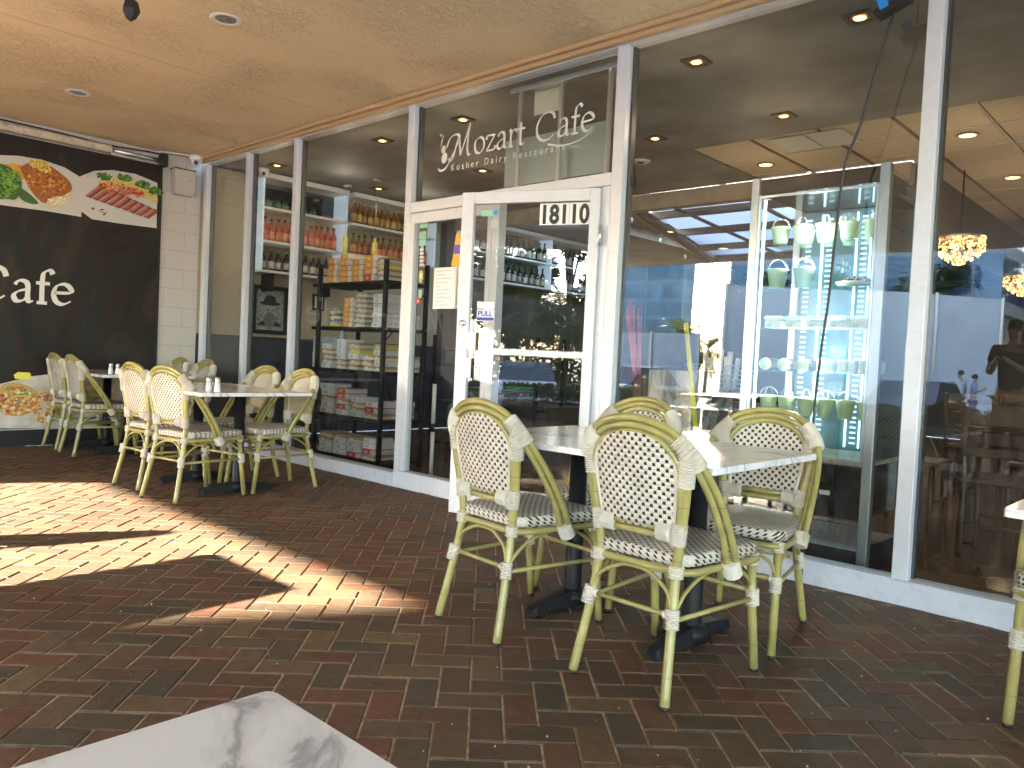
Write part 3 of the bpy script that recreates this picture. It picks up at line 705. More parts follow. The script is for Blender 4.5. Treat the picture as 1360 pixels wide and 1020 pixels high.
# ------------------------------------------------------------------ banner wall things
bn = thing('food_banner', 'large black cafe banner printed with plates of food on the left wall', 'banner', (XW+0.03, 2.6, 0.16))
BX = XW+0.03
cloth = MB().box((XW+0.018, 0.4, 0.165), (BX, 3.42, 2.84)).build('banner_cloth', m_banner, bn)
kk = [0]
def flat(pxs, mat_i=0, dx=None):
    kk[0] += 1
    x = BX+0.0004*kk[0] if dx is None else BX+dx
    return [onX(px, py, x) for px, py in pxs], x
# plate panel
def bshape(mb, pts, k):  # polygon of pixels on the banner plane, lifted a hair per layer
    P = [onX(px, py, BX+0.0006*k) for px, py in pts]; mb.prism(P, (0.0004,0,0))
def arc(cx, cy, rx, ry, a0, a1, n=24): return [(cx+rx*cos(radians(a0+(a1-a0)*i/n)), cy+ry*sin(radians(a0+(a1-a0)*i/n))) for i in range(n+1)]
def catpx(P):
    Q = [Vector((a, b, 0)) for a, b in P]; return [(v.x, v.y) for v in catm(Q+[Q[0]], 4)[:-1]]
mb = MB(); bshape(mb, [(-26,264),(-26,215)]+[(0,206),(25,207),(55,212),(85,222),(108,236),(108,288),(60,280),(0,272)], 1)
bshape(mb, [(107,234),(125,227),(150,226),(180,231),(209,243),(208,303),(160,297),(122,291),(107,280)], 1.6)
mb.build('printed_plates', M('plate_print', (0.60, 0.58, 0.55), 0.4), bn)
rnd = random.Random(11)
def patchwork(cx, cy, rx, ry, n, cols, k0, s0, s1, name, slant=0, hole=None):
    """overlapping printed flecks filling an ellipse"""
    mats = [M(name+'_ink', c, 0.4, noise=(90, .3)) for c in cols]; mb = MB()
    for i in range(n):
        a = rnd.uniform(0, 2*pi); q = sqrt(rnd.uniform(0, 1)); px, py = cx+rx*q*cos(a), cy+ry*q*sin(a)+slant*(rx*q*cos(a))
        if px < -24: continue
        s = rnd.uniform(s0, s1); e = rnd.uniform(.35, .8); th = rnd.uniform(-.6, .6)
        mb.cur = rnd.randrange(len(cols))
        pts = []
        m_ = 9
        for j in range(m_):
            b = 2*pi*j/m_; rr = s*rnd.uniform(.75, 1.15)
            X, Y = rr*cos(b), rr*e*sin(b); pts.append((px+X*cos(th)-Y*sin(th), py+X*sin(th)+Y*cos(th)))
        bshape(mb, pts, k0+i*0.05)
    mb.build(name, mats, bn)
def inkshape(name, pts, col, k, nz=(60,.35)):
    mb = MB(); bshape(mb, pts, k); mb.build(name, M(name+'_base', col, 0.4, noise=nz), bn)
inkshape('printed_fish_fillet', catpx([(26,222),(45,214),(64,219),(82,231),(94,243),(95,253),(89,262),(75,262),(62,270),(50,264),(38,248)]), (0.36,0.12,0.02), 2)
patchwork(60, 242, 27, 15, 210, [(0.42,0.12,0.02),(0.66,0.28,0.04),(0.52,0.17,0.03),(0.72,0.4,0.08),(0.2,0.05,0.015)], 3, 1, 3.2, 'printed_fish_crust', .2)
inkshape('printed_fish_inside', catpx([(60,270),(70,262),(84,260),(95,254),(92,266),(84,272),(70,275)]), (0.68,0.56,0.32), 14)
patchwork(77, 267, 13, 5, 60, [(0.78,0.72,0.55),(0.8,0.76,0.66),(0.65,0.5,0.25)], 15, 1, 3, 'printed_fish_flakes', -.1)
patchwork(53, 220, 14, 7, 110, [(0.75,0.55,0.1),(0.8,0.64,0.2),(0.6,0.38,0.06)], 19, 1, 3.2, 'printed_fries', .4)
inkshape('printed_squash', catpx([(4,219),(20,217),(34,224),(38,236),(28,238),(14,230)]), (0.72,0.36,0.04), 1.8)
inkshape('printed_broccoli_base', catpx([(-26,214),(4,218),(20,228),(28,240),(27,256),(20,265),(8,264),(-26,262)]), (0.05,0.13,0.02), 25)
patchwork(6, 242, 20, 20, 260, [(0.08,0.24,0.02),(0.13,0.32,0.03),(0.03,0.09,0.01),(0.22,0.42,0.06)], 26, 1.2, 3.4, 'printed_broccoli')
inkshape('printed_courgette', catpx([(26,248),(40,258),(51,270),(38,270),(26,262)]), (0.05,0.13,0.03), 2.4)
inkshape('printed_rice_base', catpx([(130,240),(150,236),(180,243),(206,256),(208,270),(190,262),(160,250),(134,248)]), (0.68,0.52,0.16), 2.2)
for q, (hx, hy) in enumerate(((139,234),(166,236),(190,245),(206,254))): patchwork(hx, hy, 9, 4.5, 46, [(0.05,0.16,0.02),(0.11,0.28,0.03),(0.02,0.07,0.01)], 4+q*2.6, 1.2, 3.2, 'printed_herbs', .2)
mats_ = [M('slice_ink_%d' % i, c, .4, noise=(120,.4)) for i, c in enumerate(((0.13,0.03,0.02),(0.36,0.07,0.04),(0.52,0.19,0.12)))]
mb = MB()
for i in range(9):
    bx_, by_ = 113+i*9.6, 260+i*3.4; ux_, uy_ = 20-i*.7, -15+i*.6
    for c_, (w_, s_) in enumerate(((7.2,1.0),(5.6,.93),(2.6,.8))):
        mb.cur = c_; o1 = (1-s_)/2
        bshape(mb, [(bx_+ux_*o1, by_+uy_*o1), (bx_+ux_*(1-o1), by_+uy_*(1-o1)), (bx_+ux_*(1-o1)+w_, by_+uy_*(1-o1)+w_*.35+1), (bx_+ux_*o1+w_, by_+uy_*o1+w_*.45)], 15+i*1.0+c_*.3)
mb.build('printed_steak_slices', mats_, bn)
patchwork(163, 252, 30, 7, 130, [(0.55,0.07,0.03),(0.66,0.16,0.06),(0.36,0.04,0.02),(0.7,0.4,0.15)], 26, .9, 2.8, 'printed_sauce', .22)
patchwork(134, 280, 12, 3, 8, [(0.35,0.05,0.03)], 3, 1, 3, 'printed_drops', .3)
mb = MB(); bshape(mb, [(-25,516),(0,510),(40,500),(66,497),(82,520),(120,500),(190,505),(184,568),(0,569),(-25,569)], 1)
mb.build('printed_tray', M('tray_print', (0.52, 0.47, 0.4), 0.5, noise=(7, .3)), bn)
inkshape('printed_tacos_base', catpx([(-6,520),(10,508),(36,512),(52,524),(48,542),(30,552),(2,548)]), (0.5,0.3,0.08), 2)
patchwork(22, 532, 24, 18, 300, [(0.68,0.48,0.15),(0.5,0.16,0.05),(0.75,0.6,0.3),(0.4,0.08,0.04),(0.2,0.3,0.06),(0.6,0.32,0.1)], 3, 1.5, 4.2, 'printed_tacos')
patchwork(60, 540, 17, 20, 110, [(0.66,0.42,0.1),(0.55,0.2,0.06),(0.72,0.52,0.2),(0.35,0.1,0.04)], 20, 1.5, 4, 'printed_taco')
patchwork(132, 520, 22, 10, 60, [(0.55,0.38,0.12),(0.66,0.5,0.2),(0.15,0.35,0.06)], 3, 3, 6, 'printed_salad')
mb = MB(); bshape(mb, [(18,498),(24,494),(40,495),(42,502),(36,504),(20,503)], 14); mb.build('printed_lemon', M('lemon_ink', (0.75, 0.66, 0.08), .4), bn)
# "Mozart Cafe" lettering, only the end of it inside the picture
mb = MB(); sz = 0.415
def wid(s): return sum(GL[c][0] for c in s)*sz
yE = onX(96, 395, BX).y
letters(mb, 'Mozart Cafe', (BX+0.001, yE-wid('Mozart Cafe')+0.01, 1.345), (0,1,0), (0,0,1), sz, (1,0,0), nib=0.115)
mb.build('banner_lettering', m_ink_white, bn)
MB().box((XW+0.001, -2.08, 0.0), (XW+0.012, 3.42, 0.15)).build('dark_base_strip', m_blackp, cafe)  # near-black strip along the foot of the banner wall
# roller case / conduit above the banner
cs = thing('awning_roller', 'cream roller case fixed along the top of the banner', 'roller case', (XW+0.06, 2.2, 2.86))
MB().box((XW+0.005, -0.5, 2.855), (XW+0.10, 2.93, 2.925), 0.015).build('case', M('cream_enamel', (0.62, 0.55, 0.42), 0.5, noise=(8,.15), stain=(15,(0.1,0.07,0.05),.8)), cs)
MB().tube([(XW+0.05, 2.93, 2.89), (XW+0.05, 3.40, 2.885)], 0.022, 10).box((XW+0.005, 2.93, 2.845), (XW+0.03, 3.42, 2.87)).build('steel_tube', m_alum, cs)
MB().box((XW+0.003, 3.40, 2.83), (XW+0.09, 3.47, 2.96), 0.006).box((XW+0.003, 3.425, 0.16), (XW+0.02, 3.445, 2.83)).build('end_bracket', m_blackp, cs)
MB().tube(catm([(XW+0.04,-0.5,2.965),(XW+0.05,1.2,2.955),(XW+0.04,2.4,2.95),(XW+0.06,2.9,2.93),(XW+0.04,3.3,2.955),(XW+0.04,3.42,2.95)],8), 0.007, 6).build('cable', m_blackp, cs)
# wall speaker
p = onX(228, 224, XW+0.06); q = onX(256, 262, XW+0.06)
sp = thing('wall_speaker', 'pale grey outdoor speaker fixed to the painted block wall', 'speaker', (XW, (p.y+q.y)/2, q.z))
y0, y1, z0, z1 = p.y+0.005, q.y-0.01, q.z, p.z
MB().prism([(XW+0.13, y0, z1), (XW+0.13, y1, z1), (XW+0.11, y1+.012, z0+.05), (XW+0.09, y1+.005, z0), (XW+0.09, y0+.03, z0), (XW+0.11, y0+.012, z0+.05)], (-0.085, 0, 0)).build('cabinet', M('speaker_shell', (0.50, 0.46, 0.43), 0.6), sp)
MB().box((XW+0.002, y0-0.004, z1), (XW+0.145, y1+0.004, z1+0.012), 0.004).build('top_cap', M('brown_cap', (0.16, 0.12, 0.09), 0.6), sp)
MB().box((XW+0.131, (y0+y1)/2-0.015, (z0+z1)/2+0.03), (XW+0.134, (y0+y1)/2+0.015, (z0+z1)/2+0.038)).build('badge', m_ink_white, sp)
# dome cameras
def domecam(name, label, c, s=1.0, ang=0.0):
    o = thing(name, label, 'security camera', c)
    b = MB().lathe([(0.055*s,0),(0.06*s,-0.012*s),(0.06*s,-0.035*s),(0.052*s,-0.045*s)], c, 20).build('mount', m_whitec, o)
    e = MB()
    prof = [(0.05*s*cos(t_*pi/16), -0.045*s-0.05*s*sin(t_*pi/16)) for t_ in range(9)]
    e.lathe([(0.052*s,-0.045*s)]+prof, c, 20); e.build('dome', m_whitec, o)
    d = (Vector((0,0,EYE))-Vector(c)); d.z *= 0.8; d.normalize(); cc = Vector(c)+Vector((0,0,-0.06*s))
    MB().tube([cc+d*0.03*s, cc+d*0.052*s], 0.02*s, 14).build('lens', m_blackp, o)
    return o
dc = domecam('dome_camera', 'white dome security camera where the soffit meets the wall corner', (XW+0.17, 3.72, HC-0.003), 1.15)
MB().tube(catm([(XW+0.17,3.66,HC-0.012),(XW+0.1,3.5,HC-0.01),(XW+0.04,3.38,HC-0.012)],5), 0.006, 6).build('cable', m_whitec, dc)
# recessed soffit downlights
def downl(label, p):
    o = thing('downlight', label, 'ceiling light', (p[0], p[1], HC), group='recessed lights in the soffit')
    c = (p[0], p[1], HC)
    MB().lathe([(0.062,-0.001),(0.066,-0.006),(0.082,-0.008),(0.09,-0.005),(0.092,-0.001)], c, 32).build('trim_ring', m_whitec, o)
    MB().lathe([(0.062,-0.0035),(0.05,-0.0025),(0.001,-0.002)], c, 32).build('reflector', M('lamp_reflector', (0.55, 0.57, 0.6), 0.15, 0.9, noise=(30,.5)), o)
p = onZ(300, 25, HC); downl('large recessed soffit light near the top edge of the photo', p)
p = onZ(104, 123, HC); downl('recessed soffit light above the food banner', p)
# hanging fittings cut by the top edge
p = onZ(174, 2, 2.80); hp = thing('hanging_socket', 'black faceted lamp socket hanging from the soffit', 'lamp socket', (p.x, p.y, 2.70))
MB().tube([(p.x, p.y, HC-0.002), (p.x, p.y, 2.80)], 0.008, 8).build('rod', m_blackp, hp)
MB().lathe([(0.012,2.82),(0.034,2.80),(0.046,2.755),(0.026,2.715),(0.0,2.695)], (p.x,p.y,0), 5, False).build('shade', m_blackp, hp)
# ================================================================== INSIDE THE CAFE
def wall_shelf(label, y0, y1, zs, div, base_z):
    o = thing('wall_shelf', label, 'shelf', (XW, (y0+y1)/2, base_z), group='bottle shelves on the cream wall')
    for z in zs: MB().box((XW+0.002, y0, z-0.03), (XW+0.27, y1, z), 0.002).build('shelf_board', m_whitec, o)
    for y in div: MB().box((XW+0.002, y-0.012, zs[0]), (XW+0.268, y+0.012, 2.90)).build('divider', m_divider, o)
    MB().box((XW+0.002, y0, 2.90), (XW+0.3, y1, 2.955), 0.002).build('top_rail', m_whitec, o)
    return o
m_divider = M('lit_divider', (0.7, 0.8, 0.85), 0.4, emis=((0.6, 0.8, 1.0), 0.35))
m_mirror = M('dark_mirror', (0.03, 0.03, 0.035), 0.08, 0.0, spec=0.9)
s1 = wall_shelf('white shelf over the framed portrait, with red bottles above dark ones', 4.44, 5.56, (1.89, 2.22, 2.59), (4.45, 5.55), 1.86)
MB().box((XW+0.0022, 4.47, 2.595), (XW+0.01, 5.53, 2.895)).build('dark_mirror', m_mirror, s1)
MB().box((XW+0.004, 4.6, 1.66), (XW+0.25, 4.62, 1.858)).build('bracket', m_black, s1)
MB().box((XW+0.004, 5.35, 1.66), (XW+0.25, 5.37, 1.858)).build('bracket', m_black, s1)
s2 = wall_shelf('white shelf of golden bottles behind the two hanging yellow lamps', 5.63, 6.98, (2.22, 2.59), (6.97,), 2.19)
s3 = wall_shelf('white shelf of dark wine bottles seen through the open glass door', 7.6, 10.95, (2.15, 2.54), (7.61, 9.38, 10.62), 2.12)
def bottle_mesh(body, label, cap, h=0.27, r=0.036, neck=0.012):
    mb = MB(); mb.lathe([(0.0,0.0),(r,0.002),(r,h*0.55),(r*0.8,h*0.66),(neck*1.2,h*0.76),(neck,h*0.93)], n=10)
    mb.cur = 1; mb.lathe([(r*1.02,h*0.12),(r*1.02,h*0.45)], n=10)
    mb.cur = 2; mb.lathe([(neck*1.35,h*0.9),(neck*1.35,h)], n=8)
    return mb, [body, label, cap]
m_bglass = M('bottle_dark_glass', (0.02, 0.018, 0.014), 0.08, spec=0.8)
m_bamber = M('bottle_amber', (0.30, 0.12, 0.03), 0.1, spec=0.7)
m_bpink = M('bottle_pink', (0.55, 0.13, 0.10), 0.12, spec=0.7)
m_blab = M('bottle_label', (0.6, 0.56, 0.5), 0.6, rand=.3); m_blabg = M('gold_label', (0.55, 0.38, 0.14), 0.5, rand=.3); m_blabo = M('orange_label', (0.7, 0.25, 0.12), 0.5, rand=.3)
m_capb = M('bottle_cap', (0.03, 0.03, 0.03), 0.4); m_capg = M('gold_cap', (0.5, 0.36, 0.12), 0.3, 0.6); m_capw = M('silver_cap', (0.55, 0.55, 0.58), 0.3, .7)
def bottle_row(kind, desc, group, y0, y1, n, z, mbm, x=XW+0.15, h=None, place='shelf'):
    mb, ms = mbm; base = None
    for i in range(n):
        y = y0+(y1-y0)*(i+0.5)/n + random.uniform(-.006,.006)
        if base is None: o = mb.build('bottle', ms, None); base = o
        else: o = base.copy(); C.objects.link(o)
        o.location = (x+random.uniform(-.02,.02), y, z+0.001); o.rotation_euler = (0,0,random.uniform(0,6)); k = random.uniform(.93,1.05); o.scale = (1,1,k)
        tag(o, f'{desc}, {ORD[i]} from the left {place}', 'bottle', group)
bottle_row('d', 'dark bottle with pale label', 'dark bottles over the portrait', 4.5, 5.5, 11, 1.89, bottle_mesh(m_bglass, m_blab, m_capg, .25, .036), place='above the framed portrait')
bottle_row('p', 'pink bottle with orange label', 'pink bottles on the wall shelf', 4.5, 5.5, 12, 2.22, bottle_mesh(m_bpink, m_blabo, m_capb, .27, .037), place='on the middle shelf')
bottle_row('g', 'squat green jar', 'green jars on the top wall shelf', 4.5, 5.2, 6, 2.59, bottle_mesh(M('green_glass',(0.05,0.1,0.05),.2), M('green_label',(0.12,0.2,0.1),.5), m_capb, .12, .045, .03), place='on the highest left shelf')
bottle_row('a', 'amber bottle with gold label', 'amber bottles behind the lamps', 5.68, 6.93, 14, 2.59, bottle_mesh(m_bamber, m_blabg, m_capw, .29, .038), place='behind the hanging lamps')
bottle_row('c', 'clear amber bottle with orange label', 'amber bottles on the lower shelf', 5.68, 6.93, 13, 2.22, bottle_mesh(m_bamber, m_blabo, m_capb, .26, .036), place='just above the orange boxes')
bottle_row('w', 'dark wine bottle with white label', 'wine bottles on the upper far shelf', 7.65, 10.9, 26, 2.54, bottle_mesh(m_bglass, m_blab, m_capb, .31, .039), place='on the far upper shelf')
bottle_row('w', 'dark wine bottle with white label', 'wine bottles on the lower far shelf', 7.65, 10.9, 24, 2.15, bottle_mesh(m_bglass, m_blab, m_capb, .31, .039), place='on the far lower shelf')
# framed portrait (plain bearded man in a broad hat, drawn as simple tones)
pf = thing('framed_portrait', 'black framed grey portrait of a bearded man in a hat', 'picture', (XW, 4.72, 1.18))
MB().box((XW+0.001,4.50,1.18),(XW+0.03,4.94,1.225)).box((XW+0.001,4.50,1.69),(XW+0.03,4.94,1.735)).box((XW+0.001,4.50,1.2255),(XW+0.03,4.54,1.6895)).box((XW+0.001,4.90,1.2255),(XW+0.03,4.94,1.6895)).build('frame', m_black, pf)
MB().box((XW+0.001,4.541,1.226),(XW+0.012,4.899,1.689)).build('mount', M('picture_ground', (0.28,0.28,0.26), .6, noise=(25,.5)), pf)
def disc(cy, cz, ry, rz, k, a0=0, a1=360, n=28): return [(XW+0.0122+0.0006*k, cy+ry*cos(radians(a0+(a1-a0)*i/n)), cz+rz*sin(radians(a0+(a1-a0)*i/n))) for i in range(n)]
MB().prism(disc(4.72,1.40,.085,.115,1), (.0005,0,0)).build('face', M('portrait_face',(0.32,0.31,0.29),.6,noise=(40,.3)), pf)
mb = MB(); mb.prism(disc(4.72,1.535,.135,.024,2), (.0005,0,0)); mb.prism(disc(4.72,1.545,.08,.085,3,0,181), (.0005,0,0)); mb.prism(disc(4.72,1.27,.15,.07,1.4,0,181), (.0001,0,0))
mb.prism(disc(4.69,1.455,.014,.007,3), (.0005,0,0)); mb.prism(disc(4.75,1.455,.014,.007,3), (.0005,0,0)); mb.build('hat_and_coat', m_blackp, pf)
MB().prism(disc(4.72,1.345,.078,.085,4), (.0005,0,0)).build('beard', M('portrait_beard',(0.16,0.16,0.15),.7,noise=(60,.6)), pf)
cf = thing('framed_certificate', 'small framed certificate on the cream wall behind the rack', 'certificate', (XW, 5.75, 1.4))
p = onX(416, 390, XW+0.02); q = onX(429, 413, XW+0.02)
MB().box((XW+0.001, p.y, q.z), (XW+0.015, q.y+.02, p.z)).build('frame', m_black, cf); MB().box((XW+0.0155, p.y+.03, q.z+.03), (XW+0.017, q.y-.01, p.z-.03)).build('paper', m_ink_white, cf)

# hanging lamps with yellow cylinders
for (px, py0, py1, nm) in ((459, 312, 338, 'left'), (498, 319, 343, 'right')):
    p = onY(px, py0, 5.4); q = onY(px, py1, 5.4)
    o = thing('pendant_lamp', f'slim yellow cylinder lamp, the {nm} one of two hanging before the bottles', 'lamp', (p.x, 5.4, q.z), group='yellow pendant lamps')
    MB().tube([(p.x,5.4,p.z),(p.x,5.4,2.974)], 0.003, 6).build('cord', m_alum, o)
    MB().lathe([(0.03,q.z),(0.03,p.z-.03),(0.012,p.z-.02),(0.012,p.z+.02)], (p.x,5.4,0), 16).build('shade', M('yellow_shade',(0.75,0.62,0.12),.4,noise=(60,.4),emis=((1,.75,.2),.25)), o)
    MB().lathe([(0.05,2.955),(0.05,2.974)], (p.x,5.4,0), 16).build('ceiling_rose', m_alum, o)
domecam('dome_camera', 'white dome camera inside the window of the bottle room', (-7.93, 4.38, 2.972), 1.0)

# square spotlights in the plaster ceiling, round ones in the tiles
sq = None
spots = [(925,81,'above the door side of the big window'),(1041,153,'beside the pale lay-in panels'),(1142,22,'nearest, by the hanging black cord'),(870,183,'small and next to the door post'),
         (615,158,'over the lettering of the transom'),(641,226,'under the lettering of the transom'),(508,186,'over the yellow hanging lamps'),(503,250,'low, beyond the yellow hanging lamps'),(368,219,'beside the indoor dome camera')]
for i, (px, py, d) in enumerate(spots):
    p = onZ(px, py, 2.972)
    if sq is None:
        o = thing('square_spotlight', '', 'ceiling light', p, group='square spotlights in the cafe ceiling'); sq = o
        mb = MB(); mb.box((-0.075,-0.075,-0.012),(0.075,-0.05,0.002)).box((-0.075,0.05,-0.012),(0.075,0.075,0.002)).box((-0.075,-0.0499,-0.012),(-0.05,0.0499,0.002)).box((0.05,-0.0499,-0.012),(0.075,0.0499,0.002)); mb.build('square_frame', M('dark_bronze',(0.06,0.045,0.035),.5), o, True)
        MB().box((-0.0499,-0.0499,-0.004),(0.0499,0.0499,0.0)).build('reflector', M('lamp_backing',(0.3,0.2,0.12),.4), o, True)
        MB().lathe([(0.034,-0.009),(0.03,-0.012),(0.0,-0.013)], n=20).build('bulb', m_warm, o, True)
    else: o = dup(sq, p)
    o['label'] = f'square spotlight in the cafe ceiling, {d}'
rd = None
def tilespot(p, lab):
    global rd
    if rd is None:
        o = thing('round_spotlight', '', 'ceiling light', p, group='round warm lights in the cafe ceiling'); rd = o
        MB().lathe([(0.062,0.0),(0.08,-0.006),(0.085,0.0)], n=24).build('trim_ring', M('tan_ring',(0.4,0.28,0.16),.4), o, True)
        MB().lathe([(0.061,-0.002),(0.04,-0.004),(0.0,-0.004)], n=24).build('bulb', m_warm, o, True)
    else: o = dup(rd, p)
    o['label'] = lab
tilespot(onZ(1017,219,2.979), 'round warm light in the tan tiles above the display fridge')
tilespot(onZ(1285,180,2.979), 'round warm light in the tan tiles right of the white post')
tilespot(onZ(1345,236,2.979), 'round warm light in the tan tiles at the right edge')
tilespot(onZ(1243,366,2.979), 'tiny warm light beyond the beaded chandelier')
def rayroof(px, py, dz):
    d = ray(px, py); o_ = Vector((0,0,EYE)); t = 5.0
    for _ in range(60):
        p = o_+d*t; t += (awn(0,p.y)+dz-p.z)/max(.02, d.z)*0.8
    return o_+d*t
tilespot(rayroof(888,308,-.03), 'warm light under the dark fabric roof, the nearer of two')
tilespot(rayroof(961,330,-.03), 'warm light under the dark fabric roof, the farther of two')
cs_ = thing('ceiling_speaker', 'round white ceiling speaker with dark centre beside the door post', 'speaker', onZ(851,214,2.974))
MB().lathe([(0.0,-.02),(0.03,-0.02),(0.034,-.014)], n=20).build('cone', m_blackp, cs_, True); MB().lathe([(0.035,-.012),(0.085,-0.012),(0.095,0)], n=28).build('rim', m_whitec, cs_, True)

# lit bulbs hanging on a string along the roof edge
bl = thing('string_lights', 'string of small clear bulbs hanging along the dark roof edge', 'string lights', (-5.8, 8.6, 2.8))
pts = [Vector((-5.62-(y-7.8)*0.227, y, awn(0,y)-0.07-0.03*abs(sin(y*2.3)))) for y in [7.8+i*0.35 for i in range(18)]]
MB().tube(pts, 0.006, 6).build('wire', m_blackp, bl)
for i in range(1, 17, 3):
    p = pts[i]; MB().lathe([(0.012,-0.06),(0.014,-0.005)], p, 8).build('socket', m_blackp, bl); MB().lathe([(0.0,-0.13),(0.02,-.115),(0.022,-.09),(0.011,-.062)], p, 10).build('bulb', M('clear_bulb',(0.6,0.6,0.58),.1,spec=.8), bl)

# beaded chandeliers
def chandelier(lab, c, s=1.0):
    o = thing('chandelier', lab, 'chandelier', c, group='beaded chandeliers')
    rn = random.Random(5); mb = MB(); core = MB()
    for (r, z0, z1, n) in ((0.21, 0.0, 0.115, 300), (0.17, -0.045, 0.0, 120), (0.115, -0.085, -0.045, 80), (0.05, -0.12, -0.085, 34)):
        for i in range(n):
            a = rn.uniform(0, 2*pi); rr = r*s*rn.uniform(.93, 1.0); z = rn.uniform(z0, z1)*s; q = 0.0105*s
            p = Vector((rr*cos(a), rr*sin(a), z)); mb.cur = 0 if rn.random() < .6 else (1 if rn.random() < .6 else 2)
            mb.add([p+Vector((q,0,0)),p+Vector((-q,0,0)),p+Vector((0,q,0)),p+Vector((0,-q,0)),p+Vector((0,0,q*1.2)),p+Vector((0,0,-q*1.2))],
                   [(0,2,4),(2,1,4),(1,3,4),(3,0,4),(2,0,5),(1,2,5),(3,1,5),(0,3,5)])
    mb.build('bead_drum', [m_amberlit, m_amberdim, m_amberdark], o, True)
    MB().lathe([(0.213*s,0.117*s),(0.213*s,0.135*s),(0.19*s,0.14*s),(0.0,0.14*s)], n=28).build('top_plate', m_alum, o, True)
    for k in range(3): MB().lathe([(0.0,-0.0),(0.02*s,.02*s),(0.016*s,.06*s),(0.0,.08*s)], (0.08*s*cos(k*2.1),0.08*s*sin(k*2.1),0.02), 8).build('bulb', m_warm, o, True)
    MB().tube([(0,0,0.14*s),(0,0,2.985-c[2])], 0.008, 6).build('rod', m_black, o, True)
    return o
m_amberlit = M('bead_lit', (1,.7,.3), .3, emis=((1.0,.58,.2),2.2)); m_amberdim = M('bead_amber', (.6,.35,.12), .15, emis=((1.0,.5,.15),.6)); m_amberdark = M('bead_dark', (.2,.1,.04), .1)
p = onY(1274, 334, 8.2); chandelier('glowing beaded drum chandelier right of the white post', (p.x, p.y, p.z), 1.0)
p = onY(1358, 380, 11.5); chandelier('glowing beaded chandelier cut by the right edge of the photo', (p.x, p.y, p.z), 1.0)

# ---------------- display fridge
FX0, FX1, FYF, FYB = -2.065, -1.335, 4.09, 4.72
fr = thing('display_fridge', 'tall lit glass display fridge with steel posts standing inside the window', 'display fridge', ((FX0+FX1)/2, 4.4, 0))
mb = MB(); mb.box((FX0,FYF,0.05),(FX0+0.045,FYF+0.05,2.10),0.003).box((FX1-0.05,FYF,0.05),(FX1,FYF+0.05,2.10),0.003).box((FX0,FYB-0.05,0.05),(FX0+0.045,FYB,2.10),0.003).box((FX1-0.05,FYB-0.05,0.05),(FX1,FYB,2.10),0.003)
mb.build('steel_posts', M('satin_steel',(.42,.45,.48),.35,.85), fr)
MB().box((FX0+0.046,FYF+0.012,2.01),(FX1-0.051,FYB,2.09),0.003).build('black_canopy', M('gloss_black',(0.012,0.013,0.016),.1,spec=.8), fr)
MB().box((FX0+0.046,FYF+0.010,0.305),(FX1-0.051,FYB,0.575),0.003).build('base_cabinet', M('gloss_black2',(0.012,0.012,0.014),.12,spec=.8), fr)
MB().box((FX0+0.05,FYB-0.03,0.58),(FX1-0.055,FYB-0.005,2.005)).build('back_panel', M('pale_blue_panel',(0.10,0.20,0.25),.25,noise=(3,.5)), fr)
MB().box((FX0+0.046,FYF+0.06,0.5755),(FX1-0.051,FYB-0.031,0.60)).build('fridge_floor', M('cookie_tray',(0.5,0.42,0.3),.5,noise=(40,.5)), fr)
g = MB().box((FX0+0.046,FYF+0.016,0.60),(FX1-0.051,FYF+0.022,2.005)).build('glass_door', m_glass2, fr)
mb = MB(); a, b = FX0+0.047, FX1-0.052
mb.box((a,FYF+0.004,0.60),(b,FYF+0.015,0.612)).box((a,FYF+0.004,1.990),(b,FYF+0.015,2.002)).box((a,FYF+0.004,0.6125),(a+0.01,FYF+0.015,1.9895)).box((b-0.01,FYF+0.004,0.6125),(b,FYF+0.015,1.9895))
mb.build('door_trim', m_alum, g)
MB().box((FX1-0.012,FYF+0.051,0.60),(FX1-0.006,FYB-0.051,2.08)).build('side_glass', m_glass2, fr)
MB().box((FX1-0.064,FYF+0.012,0.60),(FX1-0.0515,FYB-0.06,2.005)).build('black_liner', m_blackp, fr)
SHZ = (1.75, 1.505, 1.28, 1.045, 0.81)
for z in SHZ: MB().box((FX0+0.06,FYF+0.05,z-0.008),(FX1-0.065,FYB-0.035,z),0.001).build('glass_shelf', m_shelfglass, fr)
for (x, y, w) in ((FX0+0.056,FYF+0.045,.012),(FX0+0.17,FYB-0.045,.010),(FX0+0.37,FYB-0.045,.008),(FX0+0.45,FYB-0.045,.006)):
    MB().box((x,y,0.62),(x+w,y+0.012,1.985)).build('led_and_reflection_strip', m_led, fr)  # front strip is the lamp; back strips imitate its mirror reflections
mb = MB()
for x in (FX0+0.075, FX0+0.20, FX0+0.40, FX0+0.48):
    for k in range(44): mb.box((x,FYB-0.04,0.64+k*0.0305),(x+0.032,FYB-0.036,0.650+k*0.0305))
mb.build('slot_reflections', M('reflected_slot_glow',(0.8,.95,1),.3,emis=((.72,.95,1),1.6)), fr)  # glowing dashes put in for reflections of the shelf slots
mb = MB(); x0, x1, z0, z1 = FX0+0.046, FX1-0.052, 0.15, 0.295
mb.box((x0,FYF+0.006,z1-0.012),(x1,FYF+0.02,z1)).box((x0,FYF+0.006,z0),(x1,FYF+0.02,z0+0.025)).box((x1-0.035,FYF+0.0061,z0+0.026),(x1,FYF+0.02,z1-0.0125)).box((x0,FYF+0.0061,z0+0.026),(x0+0.02,FYF+0.02,z1-0.0125))
n = 34
for k in range(n): 
    xx = x0+0.021+(x1-x0-0.057)*k/n; mb.box((xx,FYF+0.008,z0+0.026),(xx+0.006,FYF+0.014,z1-0.0125))
for k in range(8):
    zz = z0+0.026+(z1-z0-0.04)*k/8; mb.box((x0+0.0205,FYF+0.0085,zz),(x1-0.0355,FYF+0.0145,zz+0.005))
